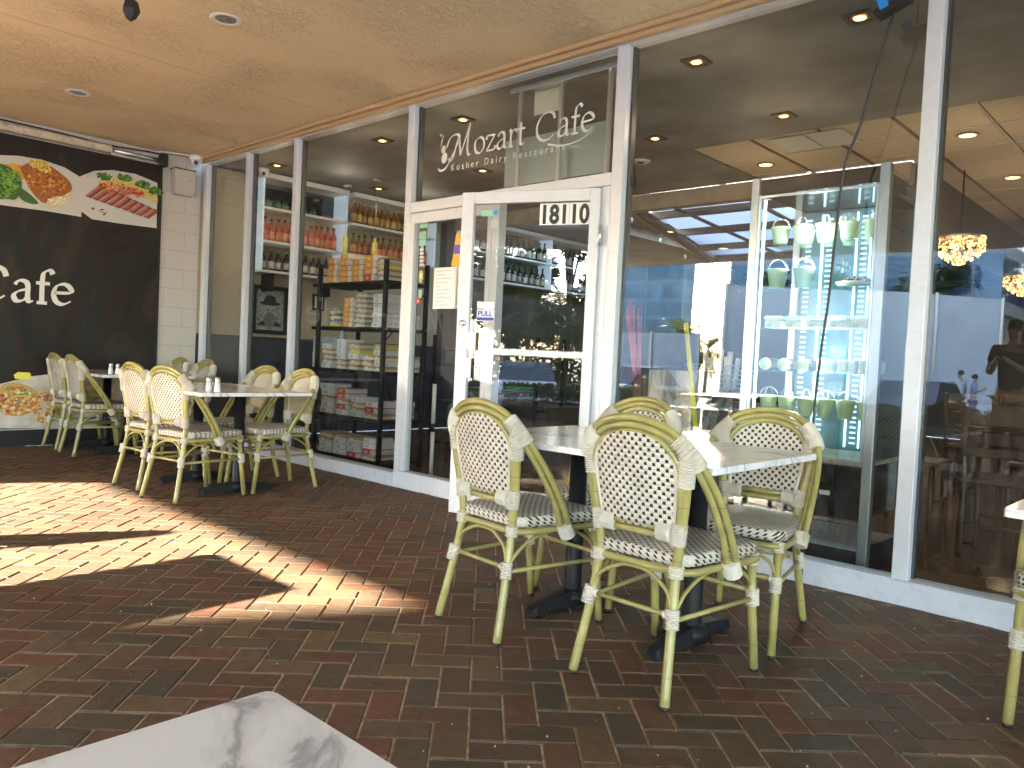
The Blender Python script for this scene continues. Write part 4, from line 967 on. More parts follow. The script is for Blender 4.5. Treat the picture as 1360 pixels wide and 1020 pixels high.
mb.build('vent_grille', m_chrome, fr)
MB().box((FX0+0.046,FYF+0.03,0.0),(FX1-0.051,FYB,0.149)).build('plinth', m_blackp, fr)
# pails and trays inside
m_pail = M('pale_pail', (0.74,0.78,0.50), .4, rand=.06, noise=(12,.06)); m_filling = M('pail_filling', (0.62,0.5,0.3), .7, noise=(80,.4)); m_wire = M('silver_wire', (.7,.7,.68), .25, .7)
pail0 = None
def pail(x, y, z, lab, s=1.0):
    global pail0
    if pail0 is None:
        o = thing('pail', '', 'pail', (x,y,z), group='pale green pails in the display fridge'); pail0 = o
        MB().lathe([(0.0,0.0),(0.036,0.001),(0.05,0.09),(0.054,0.092),(0.054,0.098),(0.048,0.098),(0.046,0.088)], n=18).build('bucket', m_pail, o, True)
        MB().lathe([(0.046,0.088),(0.03,0.10),(0.0,0.104)], n=14).build('filling', m_filling, o, True)
        for ry in (0.0, 0.9): MB().tube([Vector((cos(ry)*0.05*cos(a), sin(ry)*0.05*cos(a), 0.095+0.05*sin(a))) for a in [pi*i/10 for i in range(11)]], 0.0022, 5).build('wire_handle', m_wire, o, True)
    else: o = dup(pail0, (x,y,z), random.uniform(0,3))
    o.scale = (s,s,s); o['label'] = lab
for i in range(5): pail(FX0+0.115+i*0.125, 4.24, SHZ[0], f'pale green pail on the top fridge shelf, front row, {ORD[i]} from the left')
for i in range(4): pail(FX0+0.19+i*0.125, 4.40, SHZ[0], f'pale green pail on the top fridge shelf, back row, {ORD[i]} from the left')
for i in range(2): pail(FX0+0.11+i*0.15, 4.24, SHZ[1], f'pale green pail on the second fridge shelf, {("left","right")[i]} one in front', 1.12)
pail(FX0+0.19, 4.40, SHZ[1], 'pale green pail on the second fridge shelf, behind the front two', 1.05)
for i in range(6): pail(FX0+0.10+i*0.107, 4.24, SHZ[4], f'pale green pail on the lowest fridge shelf, {ORD[i]} from the left', .98)
nt_ = thing('nut_tray', 'low tray heaped with brown nuts on the second fridge shelf', 'tray', (-1.53,4.3,SHZ[1]))
MB().lathe([(0.0,0.0),(0.10,0.0),(0.115,0.028),(0.10,0.024)], n=20).build('tray', m_whitec, nt_, True)
mb = MB(); rn = random.Random(2)
for i in range(140):
    a, q = rn.uniform(0,2*pi), 0.098*sqrt(rn.random()); c = Vector((q*cos(a), q*sin(a), 0.026+0.035*(1-(q/.1)**2)*rn.random())); s = rn.uniform(.006,.011)
    mb.add([c+Vector(v)*s for v in ((1,0,0),(-1,0,0),(0,1,0),(0,-1,0),(0,0,1),(0,0,-1))], [(0,2,4),(2,1,4),(1,3,4),(3,0,4),(2,0,5),(1,2,5),(3,1,5),(0,3,5)], True)
mb.build('nuts', M('nuts', (0.30,0.14,0.08), .6, noise=(60,.5)), nt_, True)
t0 = None
for i in range(5):
    x = FX0+0.13+i*0.118
    if t0 is None:
        t0 = thing('dessert_tub', '', 'tub', (x,4.23,SHZ[2]), group='dessert tubs on the middle fridge shelf')
        MB().box((-0.048,-0.06,0.001),(0.048,0.06,0.045),0.006).build('tub', M('tub_cream',(0.62,0.55,0.42),.4,noise=(30,.3)), t0, True)
        MB().box((-0.053,-0.065,0.0455),(0.053,0.065,0.068),0.008).build('clear_lid', M('clear_lid',(0.6,0.72,0.74),.1,spec=.9), t0, True); o = t0
    else: o = dup(t0, (x,4.23,SHZ[2]))
    o['label'] = f'cream dessert tub with clear lid, {ORD[i]} from the left on the middle fridge shelf'
j0 = None
for i in range(3):
    x = FX0+0.11+i*0.105
    if j0 is None:
        j0 = thing('dark_jar', '', 'jar', (x,4.22,SHZ[3]), group='dark jars lying in the fridge')
        mb = MB(); mb.lathe([(0.034,-0.07),(0.034,0.07)], n=16); mb.v = [Vector((v.x, v.z, v.y+0.036)) for v in mb.v]; mb.build('jar_body', m_blackp, j0, True)
        mb = MB(); mb.lathe([(0.0,-0.082),(0.033,-0.081),(0.035,-0.0705)], n=20); mb.v = [Vector((v.x, v.z, v.y+0.036)) for v in mb.v]; mb.build('round_lid', m_pail, j0, True); o = j0
    else: o = dup(j0, (x,4.22,SHZ[3]))
    o['label'] = f'dark jar lying with its pale round lid outward, {ORD[i]} from the left'
for i in range(3):
    o = MB().box((-0.05,-0.06,0.001),(0.05,0.06,0.075),0.01).build('cake_box', M('cake_box',(0.68,0.72,0.70),.4,rand=.1), None); o.location = (FX0+0.435+i*0.108,4.23,SHZ[3])
    o.modifiers.new('bevel','BEVEL').width = 0.003
    tag(o, f'small white cake box right of the dark jars, {ORD[i]} from the left', 'box', 'white cake boxes in the fridge')
st = thing('dial_sticker', 'small blue and white sticker strip on the black fridge base', 'sticker', (-1.72,FYF+0.009,0.42))
p = onY(1083,652,FYF+0.009); MB().prism([(p.x+0.014*cos(a*pi/8),FYF+0.0095,p.z+0.014*sin(a*pi/8)) for a in range(16)],(0,-.001,0)).build('disc', M('sticker_b',(0.05,0.3,0.6),.4), st)
MB().box((p.x+.02,FYF+0.0095,p.z-.012),(p.x+.075,FYF+0.0085,p.z+.012)).build('strip', m_ink_white, st)

# ---------------- black rack with stacked boxes
RX0, RX1, RY0, RY1 = -6.62, -5.46, 4.20, 4.66; LV = (0.07, 0.44, 0.865, 1.255, 1.665)
rk = thing('black_rack', 'black metal shelf rack of stacked boxes standing behind the window', 'shelf rack', ((RX0+RX1)/2, RY0, 0))
mb = MB()
for x in (RX0+.15, RX1):
    for y in (RY0, RY1): MB().box((x-0.018,y-0.018,0),(x+0.018,y+0.018,1.84),0.003).build('post', m_black, rk)
for z in LV: MB().box((RX0,RY0+0.0185,z-0.03),(RX1+0.017,RY1-0.0185,z),0.002).build('shelf', m_black, rk)
MB().tube([(RX1,RY0+.02,0.82),(RX1-.35,RY1-.02,0.45)], 0.008, 6).tube([(RX0+.15,RY1+.02,0.82),(RX1,RY1+.02,1.62)], 0.006, 6).build('brace', m_black, rk)
kinds = {
 'orange': ('orange and white', [(0.78,0.33,0.06),(0.72,0.70,0.66),(0.85,0.55,0.25)]),
 'brown': ('brown and white', [(0.62,0.58,0.52),(0.36,0.22,0.11),(0.75,0.7,0.6)]),
 'white': ('white', [(0.68,0.68,0.68),(0.62,0.62,0.64),(0.45,0.47,0.5)]),
 'red': ('red', [(0.48,0.035,0.04),(0.6,0.58,0.56),(0.7,0.3,0.25)]),
 'blue': ('blue and yellow', [(0.12,0.2,0.5),(0.7,0.65,0.1),(0.6,0.6,0.6)]),
 'yellow': ('yellow green', [(0.62,0.6,0.08),(0.5,0.36,0.2),(0.7,0.68,0.5)]),
}
bxm = {}
def boxmesh(kind, w, h, d=0.2):
    key = (kind, round(w,3), round(h,3))
    if key not in bxm:
        cols = kinds[kind][1]
        ms = [bpy.data.materials.get(f'{kind}_card_{i}') or M(f'{kind}_card_{i}', cols[i], .5, noise=(14,.12), rand=.1) for i in range(3)]
        mb = MB(); mb.box((-w/2,-d/2,0.0008),(w/2,d/2,h-0.0012),0.002)
        mb.cur = 1
        if kind in ('brown','blue','yellow'): mb.box((-w/2-.0006,-d/2-.0006,h*0.5),(w/2+.0006,d/2+.0006,h-0.004))
        else: mb.box((w*0.2,-d/2-.0008,0.004),(w/2+.0008,d/2+.0008,h-0.006))
        mb.cur = 2; mb.box((-w*0.3,-d/2-.0012,h*0.25),(-w*0.02,-d/2+.001,h*0.7))
        bxm[key] = (mb, ms, None)
    return key
def put_box(kind, w, h, x, y, z, rz, lab):
    key = boxmesh(kind, w, h); mb, ms, base = bxm[key]
    if base is None: o = mb.build('food_box', ms, None); bxm[key] = (mb, ms, o)
    else: o = base.copy(); C.objects.link(o)
    o.location = (x,y,z); o.rotation_euler = (0,0,rz); tag(o, lab, 'box', 'boxes stacked on the black rack')
rows = {  # level: (x centre, width, [kinds bottom to top], box height)
 4: [(-6.53,.12,['orange'],.07), (-6.33,.155,['orange']*4,.058), (-6.12,.17,['orange']*5,.052), (-5.93,.15,['orange','orange','orange','orange'],.05), (-5.74,.17,['red','orange','orange','orange'],.058), (-5.55,.14,['brown','brown','yellow','brown'],.05)],
 3: [(-6.28,.16,['yellow','blue','blue'],.05), (-6.05,.15,['orange']*6,.045), (-5.86,.16,['brown']*7,.045), (-5.60,.16,['white']*7,.042)],
 2: [(-6.55,.10,['white','white','white','white'],.075), (-6.36,.16,['white','brown','brown','brown','white'],.046), (-6.13,.14,['brown','brown','white','white','white','white'],.046), (-5.93,.15,['brown','brown','white','yellow','brown'],.05), (-5.72,.14,['brown','brown','brown'],.05), (-5.56,.13,['brown','white','brown','white','yellow'],.048)],
 1: [(-6.33,.22,['white','white','brown','white','white'],.056), (-6.08,.2,['white','red','brown','red','red'],.05), (-5.86,.16,['white','brown','brown','white'],.045), (-5.64,.2,['brown','red','white'],.052)],
 0: [(-6.53,.14,['red'],.05), (-6.33,.2,['white','white','brown','brown'],.048), (-6.1,.19,['white','white','white','brown'],.046), (-5.88,.2,['red','white','white','brown'],.046), (-5.66,.17,['brown','red','white','white'],.05)],
}
lvn = ['bottom', 'second lowest', 'middle', 'second highest', 'top']
for lv, sts in rows.items():
    for si, (x, w, ks, h) in enumerate(sts):
        z = LV[lv]; nB = len(ks)
        for bi, k in enumerate(ks):
            pos = 'alone' if nB == 1 else ('at the bottom' if bi == 0 else 'on top' if bi == nB-1 else f'{ORD[bi]} up')
            put_box(k, w, h, x+random.uniform(-.006,.006), RY0+0.135+random.uniform(-.008,.008), z, random.uniform(-.03,.03), f'{kinds[k][0]} box {pos} in stack {"ABCDEF"[si]} on the {lvn[lv]} shelf'.replace('stack '+"ABCDEF"[si], f'the {ORD[si]} stack'))
            if si == len(sts)-1 and bi < 3:
                put_box(k, w, h, x+random.uniform(-.006,.006), RY0+0.345, z, random.uniform(-.03,.03), f'{kinds[k][0]} box {pos} behind the last stack, {lvn[lv]} shelf')
            z += h
sb = thing('spray_bottle', 'grey spray bottle standing on the boxes of the middle rack shelf', 'spray bottle', (-6.30,4.36,1.096))
p = Vector((-6.30,4.36,1.096)); MB().lathe([(0.0,0),(0.03,0.001),(0.03,0.08),(0.012,0.12),(0.012,0.135)], p, 14).build('bottle', M('spray_grey',(0.4,0.44,0.46),.3), sb)
MB().box(p+Vector((-.045,-.012,.135)), p+Vector((.025,.012,.16)), .004).box(p+Vector((-.03,-.006,.10)), p+Vector((-.02,.006,.134))).build('trigger', m_whitec, sb)

# second rack with grey bins seen through the sidelite
r2 = thing('dark_rack', 'dark low rack holding grey bins seen through the door side window', 'shelf rack', (-5.6,5.9,0))
for z in (0.1,0.55,0.95): MB().box((-6.5,5.7,z-.03),(-5.0,6.1,z)).build('shelf', m_black, r2)
for x in (-6.5,-5.0):
    for y in (5.7,6.1): MB().box((x-.015,y-.015,0),(x+.015,y+.015,1.25)).build('post', m_black, r2)
b0 = None
for i,(x,z) in enumerate(((-6.2,.951),(-5.75,.951),(-5.3,.951),(-6.0,.551),(-5.45,.551))):
    if b0 is None:
        o = b0 = thing('storage_bin', '', 'bin', (x,5.88,z), group='grey bins on the dark rack')
        MB().box((-0.17,-0.13,0.001),(0.17,0.13,0.15),0.01).build('bin', M('bin_grey',(0.12,0.13,0.15),.4,rand=.3), o, True); MB().box((-0.18,-0.14,0.1505),(0.18,0.14,0.165),0.005).build('rim', M('bin_rim',(0.3,0.32,0.35),.4), o, True)
    else: o = dup(b0,(x,5.88,z))
    o['label'] = ['grey bin at the left end of the upper dark rack shelf','grey bin in the middle of the upper dark rack shelf','grey bin at the right end of the upper dark rack shelf','grey bin on the lower dark rack shelf, left','grey bin on the lower dark rack shelf, right'][i]
sp_ = thing('steel_pole', 'thin silver pole with black joint standing behind the door side window', 'pole', (onY(577,520,4.3).x,4.3,0))
x = onY(577,520,4.3).x; zt = onY(577,510,4.3).z
MB().tube([(x,4.3,0.03),(x,4.3,0.40)],0.017,12).tube([(x,4.3,0.47),(x,4.3,zt)],0.017,12).build('tube', m_whitec, sp_); MB().tube([(x,4.3,0.40),(x,4.3,0.47)],0.0155,12).tube([(x,4.3,0.0),(x,4.3,0.03)],0.03,12).build('joint', m_blackp, sp_)

# bar counter seen through the door
bc = thing('bar_counter', 'dark bar counter inside, seen through the glass door', 'counter', (-6.2,8.3,0))
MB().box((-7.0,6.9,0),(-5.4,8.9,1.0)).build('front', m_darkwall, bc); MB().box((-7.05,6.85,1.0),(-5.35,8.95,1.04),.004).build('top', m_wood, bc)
o = thing('green_crate', 'small bright green crate behind the open door', 'crate', (onY(690,525,6.0).x,6.0,0.5))
p = onY(690,525,6.0)
MB().box((p.x-.09,5.9,p.z-.08),(p.x+.09,6.1,p.z+.07),.006).build('body', M('green_plastic',(0.05,0.36,0.06),.4), o); MB().box((p.x-.1,5.89,p.z+.0705),(p.x+.1,6.11,p.z+.085),.004).build('rim', M('green_rim',(0.1,0.5,0.12),.4), o)
st = thing('side_counter', 'low dark cabinet under the green crate', 'cabinet', (p.x,6.1,0)); MB().box((p.x-.5,5.85,0),(p.x+.5,6.35,p.z-.105)).build('body', m_darkwall, st); MB().box((p.x-.52,5.83,p.z-.104),(p.x+.52,6.37,p.z-.0805),.003).build('top', m_wood, st)

# things in the bay right of the door
ct = thing('stone_counter', 'grey stone counter with white veins inside the window', 'counter', (onY(890,540,5.3).x,5.3,0))
a = onY(862,490,5.2); b = onY(922,490,5.2)
MB().box((a.x,5.2,0),(b.x,5.75,a.z),.004).build('body', marble_mat('grey_veined_stone',(0.17,0.165,0.165),(0.7,0.7,0.7),0.9,.25), ct)
a2 = onY(822,535,5.0); MB().box((a2.x,5.22,0),(a.x-.003,5.74,a2.z+.02),.004).build('low_body', m_wood, ct)
mp_ = thing('yellow_pole', 'bright yellow pole leaning behind the big window', 'pole', (onY(926,590,4.45).x,4.45,0))
p0 = onY(911,430,4.75); p1 = onY(926,590,4.45); p1b = p1+(p1-p0)*(p1.z/(p0.z-p1.z))
MB().tube([p1b, p0], 0.016, 10).build('pole', m_yellow, mp_); MB().box(p1b+Vector((-.12,-.03,0.0)), p1b+Vector((.12,.05,.05)), .01).build('mop_head', M('mop_grey',(0.3,0.3,0.32),.9,noise=(50,.4)), mp_)
# wire basket of rolled papers on a dark stand
wb = thing('wire_basket', 'wire basket full of rolled papers inside the window', 'basket', (onY(955,500,5.6).x,5.6,0.6))
c = onY(958,492,5.6); mb = MB()
for k in range(7): 
    zz = c.z-.17+k*.035; e = .15+.012*k
    mb.tube([(c.x-e,5.6-e*.7,zz),(c.x+e,5.6-e*.7,zz),(c.x+e,5.6+e*.7,zz),(c.x-e,5.6+e*.7,zz),(c.x-e,5.6-e*.7,zz)],.004,5)
for k in range(9):
    t_ = -1+k/4; mb.tube([(c.x+t_*.15,5.6-.105,c.z-.17),(c.x+t_*.222,5.6-.155,c.z+.04)],.003,5)
mb.build('wire_body', M('pale_wire',(0.45,0.52,0.5),.35,.5), wb)
rn = random.Random(4)
for k in range(8):
    x, y = c.x+rn.uniform(-.12,.12), 5.6+rn.uniform(-.08,.08); MB().tube([(x,y,c.z-.15),(x+rn.uniform(-.06,.06),y,c.z+rn.uniform(.08,.18))],.022,8).build('rolled_paper', m_ink_white, wb)
wt_ = thing('wooden_stand', 'dark stand under the wire basket', 'stand', (c.x,5.6,0)); MB().box((c.x-.22,5.4,c.z-.2),(c.x+.22,5.8,c.z-.172),.003).build('top', m_wood, wt_)
for sx in (-1,1):
    for sy in (-1,1): MB().box((c.x+sx*.19-.015,5.6+sy*.17-.015,0),(c.x+sx*.19+.015,5.6+sy*.17+.015,c.z-.2005)).build('leg', m_wood, wt_)
# tall glass of red straws on the counter
a = onY(838,452,5.3); vs = thing('straw_vase', 'glass of tall pink and red straws by the door post', 'vase', (a.x,5.45,a2.z+.021))
vz = a2.z+.021
MB().lathe([(0.045,vz),(0.055,vz+.2),(0.05,vz+.2),(0.042,vz+.01)], (a.x,5.45,0), 16).build('glass', m_shelfglass, vs)
mb = MB()
for k in range(16):
    an = k*.8; top = onY(838+rn.uniform(-9,11), 398+rn.uniform(-4,14), 5.45); mb.tube([(a.x+.025*cos(an),5.45+.025*sin(an),vz+.01),(top.x,5.45+rn.uniform(-.05,.05),top.z)],.006,6)
mb.build('straws', M('pink_straws',(0.62,0.12,0.12),.4,noise=(9,.3)), vs)
# ================================================================== TERRACE FURNITURE
def rounded(pts, r, k=5):
    out = []; n = len(pts)
    for i in range(n):
        p0, p, p1 = Vector(pts[i-1]), Vector(pts[i]), Vector(pts[(i+1)%n])
        a, b = (p0-p).normalized(), (p1-p).normalized()
        s, e = p+a*r, p+b*r
        for j in range(k+1):
            t = j/k; out.append((1-t)**2*s + 2*t*(1-t)*p + t*t*e)
    return out
def make_chair():
    o = thing('bistro_chair', '', 'chair', (0,0,0), group='woven bistro chairs on the terrace')
    B = lambda mb, n, m: mb.build(n, m, o, True)
    # seat
    outl = rounded([(-.185,-.19,0),(.185,-.19,0),(.225,.235,0),(-.225,.235,0)], .07)
    cen = Vector((0,.02,0)); mb = MB(); n = len(outl)
    prof = [(.955,.420),(.99,.424),(1.0,.432),(1.0,.450),(.985,.458),(.95,.4615)]
    vs = [Vector(((p.x-cen.x)*s, cen.y+(p.y-cen.y)*s, z)) for s, z in prof for p in outl]
    fs = [(i*n+j, i*n+(j+1)%n, (i+1)*n+(j+1)%n, (i+1)*n+j) for i in range(len(prof)-1) for j in range(n)]
    for q in (.6, .25): 
        vs += [Vector(((p.x)*q, cen.y+(p.y-cen.y)*q, .4615+(.95-q)*.004)) for p in outl]
    r_ = len(prof)
    fs += [(i*n+j, i*n+(j+1)%n, (i+1)*n+(j+1)%n, (i+1)*n+j) for i in range(r_-1, r_+1) for j in range(n)]
    fs.append(tuple((r_+1)*n+j for j in range(n)))
    mb.add(vs, fs, True); mb.cur = 1; mb.add(vs[:n], [tuple(range(n))[::-1]])
    B(mb, 'seat', [m_weave_s, m_blackp])
    # rail ring under the seat
    ring = [Vector((p.x*1.0, cen.y+(p.y-cen.y)*1.0, .405)) for p in outl]; B(MB().tube(ring+[ring[0]], .0125, 8, False), 'seat_rail', m_cane)
    # back panel
    def hw(z): # half width of the woven panel
        t = (z-.53)/(.835-.53)
        base = .135+.022*min(1, t/.5)
        if t > .62: base *= sqrt(max(0, 1-((t-.62)/.38)**2))
        return base
    def yb(z): return -.188-(z-.5)*.175
    mb = MB(); rows = 18; cols = 10; vs = []
    zz = [.53+(.833-.53)*(1-(1-i/rows)**1.3) for i in range(rows+1)]
    for sgn in (0, 1):
        for z in zz:
            w = max(hw(z), .004)
            for j in range(cols+1):
                u = -1+2*j/cols; vs.append((u*w, yb(z)-.018*(1-(u*w/.16)**2)+(.007 if sgn else 0), z))
    nn = (rows+1)*(cols+1); fs = []
    for i in range(rows):
        for j in range(cols):
            a = i*(cols+1)+j; fs.append((a, a+1, a+cols+2, a+cols+1)); fs.append((nn+a, nn+a+cols+1, nn+a+cols+2, nn+a+1))
    for j in range(cols):
        fs.append((j, nn+j, nn+j+1, j+1)); a = rows*(cols+1)+j; fs.append((a, a+1, nn+a+1, nn+a))
    for i in range(rows):
        a = i*(cols+1); fs.append((a, a+cols+1, nn+a+cols+1, nn+a)); a += cols; fs.append((a, nn+a, nn+a+cols+1, a+cols+1))
    mb.add(vs, fs, True); B(mb, 'backrest', m_weave_b)
    edge = [Vector((-max(hw(z),.004), yb(z)+.001, z)) for z in zz] ; edge2 = [Vector((-p.x, p.y, p.z)) for p in edge[::-1]]
    B(MB().tube(edge+edge2, .0085, 6), 'back_edging', m_bind)
    def mir(P): return [Vector((-p[0], p[1], p[2])) for p in P]
    def arch(half, k=6): # half: from one foot up to the apex at x=0
        return catm([Vector(p) for p in half] + mir(half[:-1])[::-1], k)
    # three nested hoops
    h1 = [(.236,.035,.395),(.243,-.02,.50),(.243,-.09,.61),(.232,-.155,.70),(.205,-.205,.775),(.15,-.236,.838),(.08,-.25,.868),(0,-.254,.878)]
    h2 = [(.214,.012,.395),(.223,-.04,.50),(.224,-.11,.61),(.214,-.172,.70),(.19,-.212,.765),(.138,-.234,.818),(.072,-.247,.845),(0,-.250,.854)]
    h3 = [(.150,-.195,.50),(.163,-.205,.58),(.170,-.217,.67),(.163,-.224,.735),(.125,-.236,.793),(.065,-.244,.822),(0,-.247,.831)]
    B(MB().tube(arch(h1), .0125, 9), 'outer_hoop', m_cane); B(MB().tube(arch(h2), .0118, 9), 'middle_hoop', m_cane); B(MB().tube(arch(h3), .0118, 9), 'inner_hoop', m_cane)
    # legs
    for s in (-1, 1):
        P = catm([(s*.182,-.262,.012),(s*.160,-.212,.25),(s*.150,-.187,.405),(s*.158,-.188,.50),(s*.178,-.203,.62),(s*.190,-.216,.72)], 6)
        B(MB().tube(P, .0158, 10), 'leg', m_cane); B(MB().tube([(s*.1835,-.2655,0),(s*.182,-.262,.0125)], .0135, 10), 'foot_cap', m_blackp)
        P = [Vector((s*.205,.252,.012)), Vector((s*.200,.225,.22)), Vector((s*.196,.205,.418))]
        B(MB().tube(P, .0158, 10), 'leg', m_cane); B(MB().tube([(s*.2055,.2535,0),(s*.205,.252,.0125)], .0135, 10), 'foot_cap', m_blackp)
    zst = .275
    B(MB().tube([(-.152,-.197,.512),(.152,-.197,.512)], .0115, 8).tube([(-.155,-.200,.536),(.155,-.200,.536)], .0115, 8), 'back_crosspiece', m_cane)
    B(MB().tube([(-.162,-.216,zst),(.162,-.216,zst)], .0085, 7), 'stretcher', m_cane)
    B(MB().tube([(-.2,.228,zst+.01),(.2,.228,zst+.01)], .0085, 7), 'stretcher', m_cane)
    for s in (-1, 1): B(MB().tube([(s*.164,-.214,zst-.015),(s*.2,.228,zst-.015)], .0085, 7), 'stretcher', m_cane)
    # bent braces between legs and rail
    for s in (-1, 1):
        B(MB().tube(catm([(s*.166,-.205,zst+.015),(s*.17,-.15,.345),(s*.18,-.06,.388),(s*.19,.03,.393)], 5), .007, 6).tube(catm([(s*.2,.225,zst+.015),(s*.2,.17,.345),(s*.195,.09,.388),(s*.19,.03,.390)], 5), .007, 6), 'side_brace', m_cane)
    B(MB().tube(catm([(-.155,-.212,zst+.02),(-.13,-.205,.345),(-.06,-.195,.385),(0,-.192,.392),(.06,-.195,.385),(.13,-.205,.345),(.155,-.212,zst+.02)], 5), .007, 6), 'rear_brace', m_cane)
    B(MB().tube(catm([(-.198,.225,zst+.02),(-.17,.224,.345),(-.08,.228,.385),(0,.23,.392),(.08,.228,.385),(.17,.224,.345),(.198,.225,zst+.02)], 5), .007, 6), 'front_brace', m_cane)
    # cream bindings
    def bd(P, r, pitch=.007): B(MB().wrap(P, r, pitch, 10), 'binding', m_bind)
    for s in (-1, 1):
        m1 = [((Vector(a)+Vector(b))/2) for a, b in zip(h1, h2)]
        P = catm([Vector((s*p.x, p.y, p.z)) for p in m1], 6)
        bd(P[21:30], .0285)                                             # shoulder wrap round both hoops
        bd([(s*.186,-.214,.785),(s*.183,-.213,.74),(s*.176,-.208,.675)], .0275)
        bd([(s*.151,-.192,.49),(s*.158,-.194,.56)], .024); bd([(s*.085,-.198,.524),(s*.135,-.198,.524)], .0262)
        bd([(s*.150,-.189,.385),(s*.151,-.187,.425)], .0225)
        bd([(s*.168,-.222,.235),(s*.161,-.212,.295)], .0205); bd([(s*.199,.228,.235),(s*.199,.222,.295)], .0205)
        bd([(s*.198,.214,.38),(s*.197,.208,.42)], .0215)
        bd([(s*.224,.035,.378),(s*.226,.005,.425)], .0275)
        for pp in ((s*.13,-.216,zst),(s*.175,.228,zst+.01)): bd([pp, (pp[0]+s*.02, pp[1], pp[2])], .0125)
    return o
ch0 = make_chair(); used = [False]
def chair(x, y, rz, lab):
    if not used[0]: used[0] = True; o = ch0; o.location = (x,y,0.0005); o.rotation_euler = (0,0,rz); o['label'] = lab
    else: o = dup(ch0, (x,y,0.0005), rz, lab)
    return o
chair(-1.402, 2.33, -.03, 'woven bistro chair nearest the camera, its back to us at the near marble table')
chair(-2.078, 2.33, -.11, 'woven bistro chair beside the nearest one, left end of the near marble table')
chair(-1.438, 2.955, pi+.14, 'woven bistro chair at the near marble table facing us, in front of the display fridge')
chair(-2.105, 2.95, pi, 'mostly hidden bistro chair facing us behind the near marble table')
chair(-5.17, 2.425, .19, 'bistro chair at the second table, nearest to the sunlit patch, back to us')
chair(-5.70, 2.44, .06, 'bistro chair at the second table, behind and left of the one by the sunlit patch')
chair(-5.19, 3.02, pi-.02, 'bistro chair at the second table facing us, right beside the window posts')
chair(-5.73, 3.02, pi+.05, 'bistro chair at the second table facing us, farther along from the boxes')
chair(-7.48, 2.62, .0, 'bistro chair at the far table by the banner, back to us, right of two')
chair(-8.0, 2.64, .0, 'bistro chair at the far table by the banner, back to us, left of two')
chair(-7.30, 3.27, pi, 'bistro chair facing us at the far table, beside the corner window')
chair(-7.87, 3.27, pi, 'bistro chair facing us at the far table, against the painted block wall')
chair(-.262, 3.03, pi, 'bistro chair cut off by the right edge of the photo')

def table(x0, x1, y0, y1, bases, lab, rot=False):
    cx, cy = (x0+x1)/2, (y0+y1)/2
    o = thing('marble_table', lab, 'table', (cx,cy,0), group='marble topped terrace tables')
    mb = MB(); P = rounded([(x0,y0,.722),(x1,y0,.722),(x1,y1,.722),(x0,y1,.722)], .012, 3); n = len(P); c = Vector((cx,cy,0)); vs = []
    for s, z in ((.004,.7115),(0,.7135),(0,.733),(.003,.7355)):
        for p in P: d = Vector((p.x-cx, p.y-cy, 0)); vs.append(Vector((p.x-math.copysign(s,d.x), p.y-math.copysign(s,d.y), z)))
    mb.add(vs, [(i*n+j, i*n+(j+1)%n, (i+1)*n+(j+1)%n, (i+1)*n+j) for i in range(3) for j in range(n)]+[tuple(range(n))[::-1], tuple(3*n+j for j in range(n))])
    mb.build('tabletop', m_marble, o)
    for bx, by in bases:
        MB().lathe([(.04,.045),(.0385,.06),(.0365,.09),(.0365,.70)], (bx,by,0), 20).box((bx-.03,by-.16,.70),(bx+.03,by+.16,.7112)).build('column', m_black, o)
        m = MB()
        for s in (-1, 1):
            a, b = by+s*.028, by+s*.27; sec = []
            for yy, w, h0, h1 in ((a,.045,.018,.078),((a+b)/2,.034,.016,.062),(b-s*.015,.028,.014,.046),(b,.024,.014,.034)):
                sec += [(bx-w,yy,h0),(bx+w,yy,h0),(bx+w*.7,yy,h1),(bx-w*.7,yy,h1)]
            fs = [tuple(range(4)), tuple(range(12,16))[::-1]]
            for i in range(3):
                for j in range(4): fs.append((i*4+j, i*4+(j+1)%4, i*4+4+(j+1)%4, i*4+4+j))
            if s < 0: fs = [f[::-1] for f in fs]
            m.add(sec, [f[::-1] for f in fs])
        m.lathe([(.06,.016),(.062,.05),(.05,.072),(.038,.08)], (bx,by,0), 20)
        m.build('base_bar', m_black, o)
        MB().lathe([(.014,0),(.014,.016)], (bx,by-.25,0), 8).lathe([(.014,0),(.014,.016)], (bx,by+.25,0), 8).build('glides', m_blackp, o)
    return o
table(-2.35, -1.18, 2.20, 3.00, [(-2.05,2.64),(-1.475,2.64)], 'near marble topped table on black posts, in the middle of four woven chairs')
table(-5.92, -4.70, 2.23, 3.03, [(-5.76,2.72),(-5.17,2.74)], 'second marble topped table with shakers, beyond the sunlit patch of paving')
table(-8.12, -6.965, 2.46, 3.25, [(-7.45,2.86),(-7.98,2.86)], 'far marble topped table with shakers in the corner by the banner')
table(-.42, .78, 2.26, 3.06, [(-.1,2.68),(.5,2.68)], 'marble topped table whose corner shows at the right edge of the photo')
table(-.638, .56, -.45, .38, [(-.3,-.03),(.3,-.03)], 'marble topped table in the foreground, its corner filling the bottom of the photo')
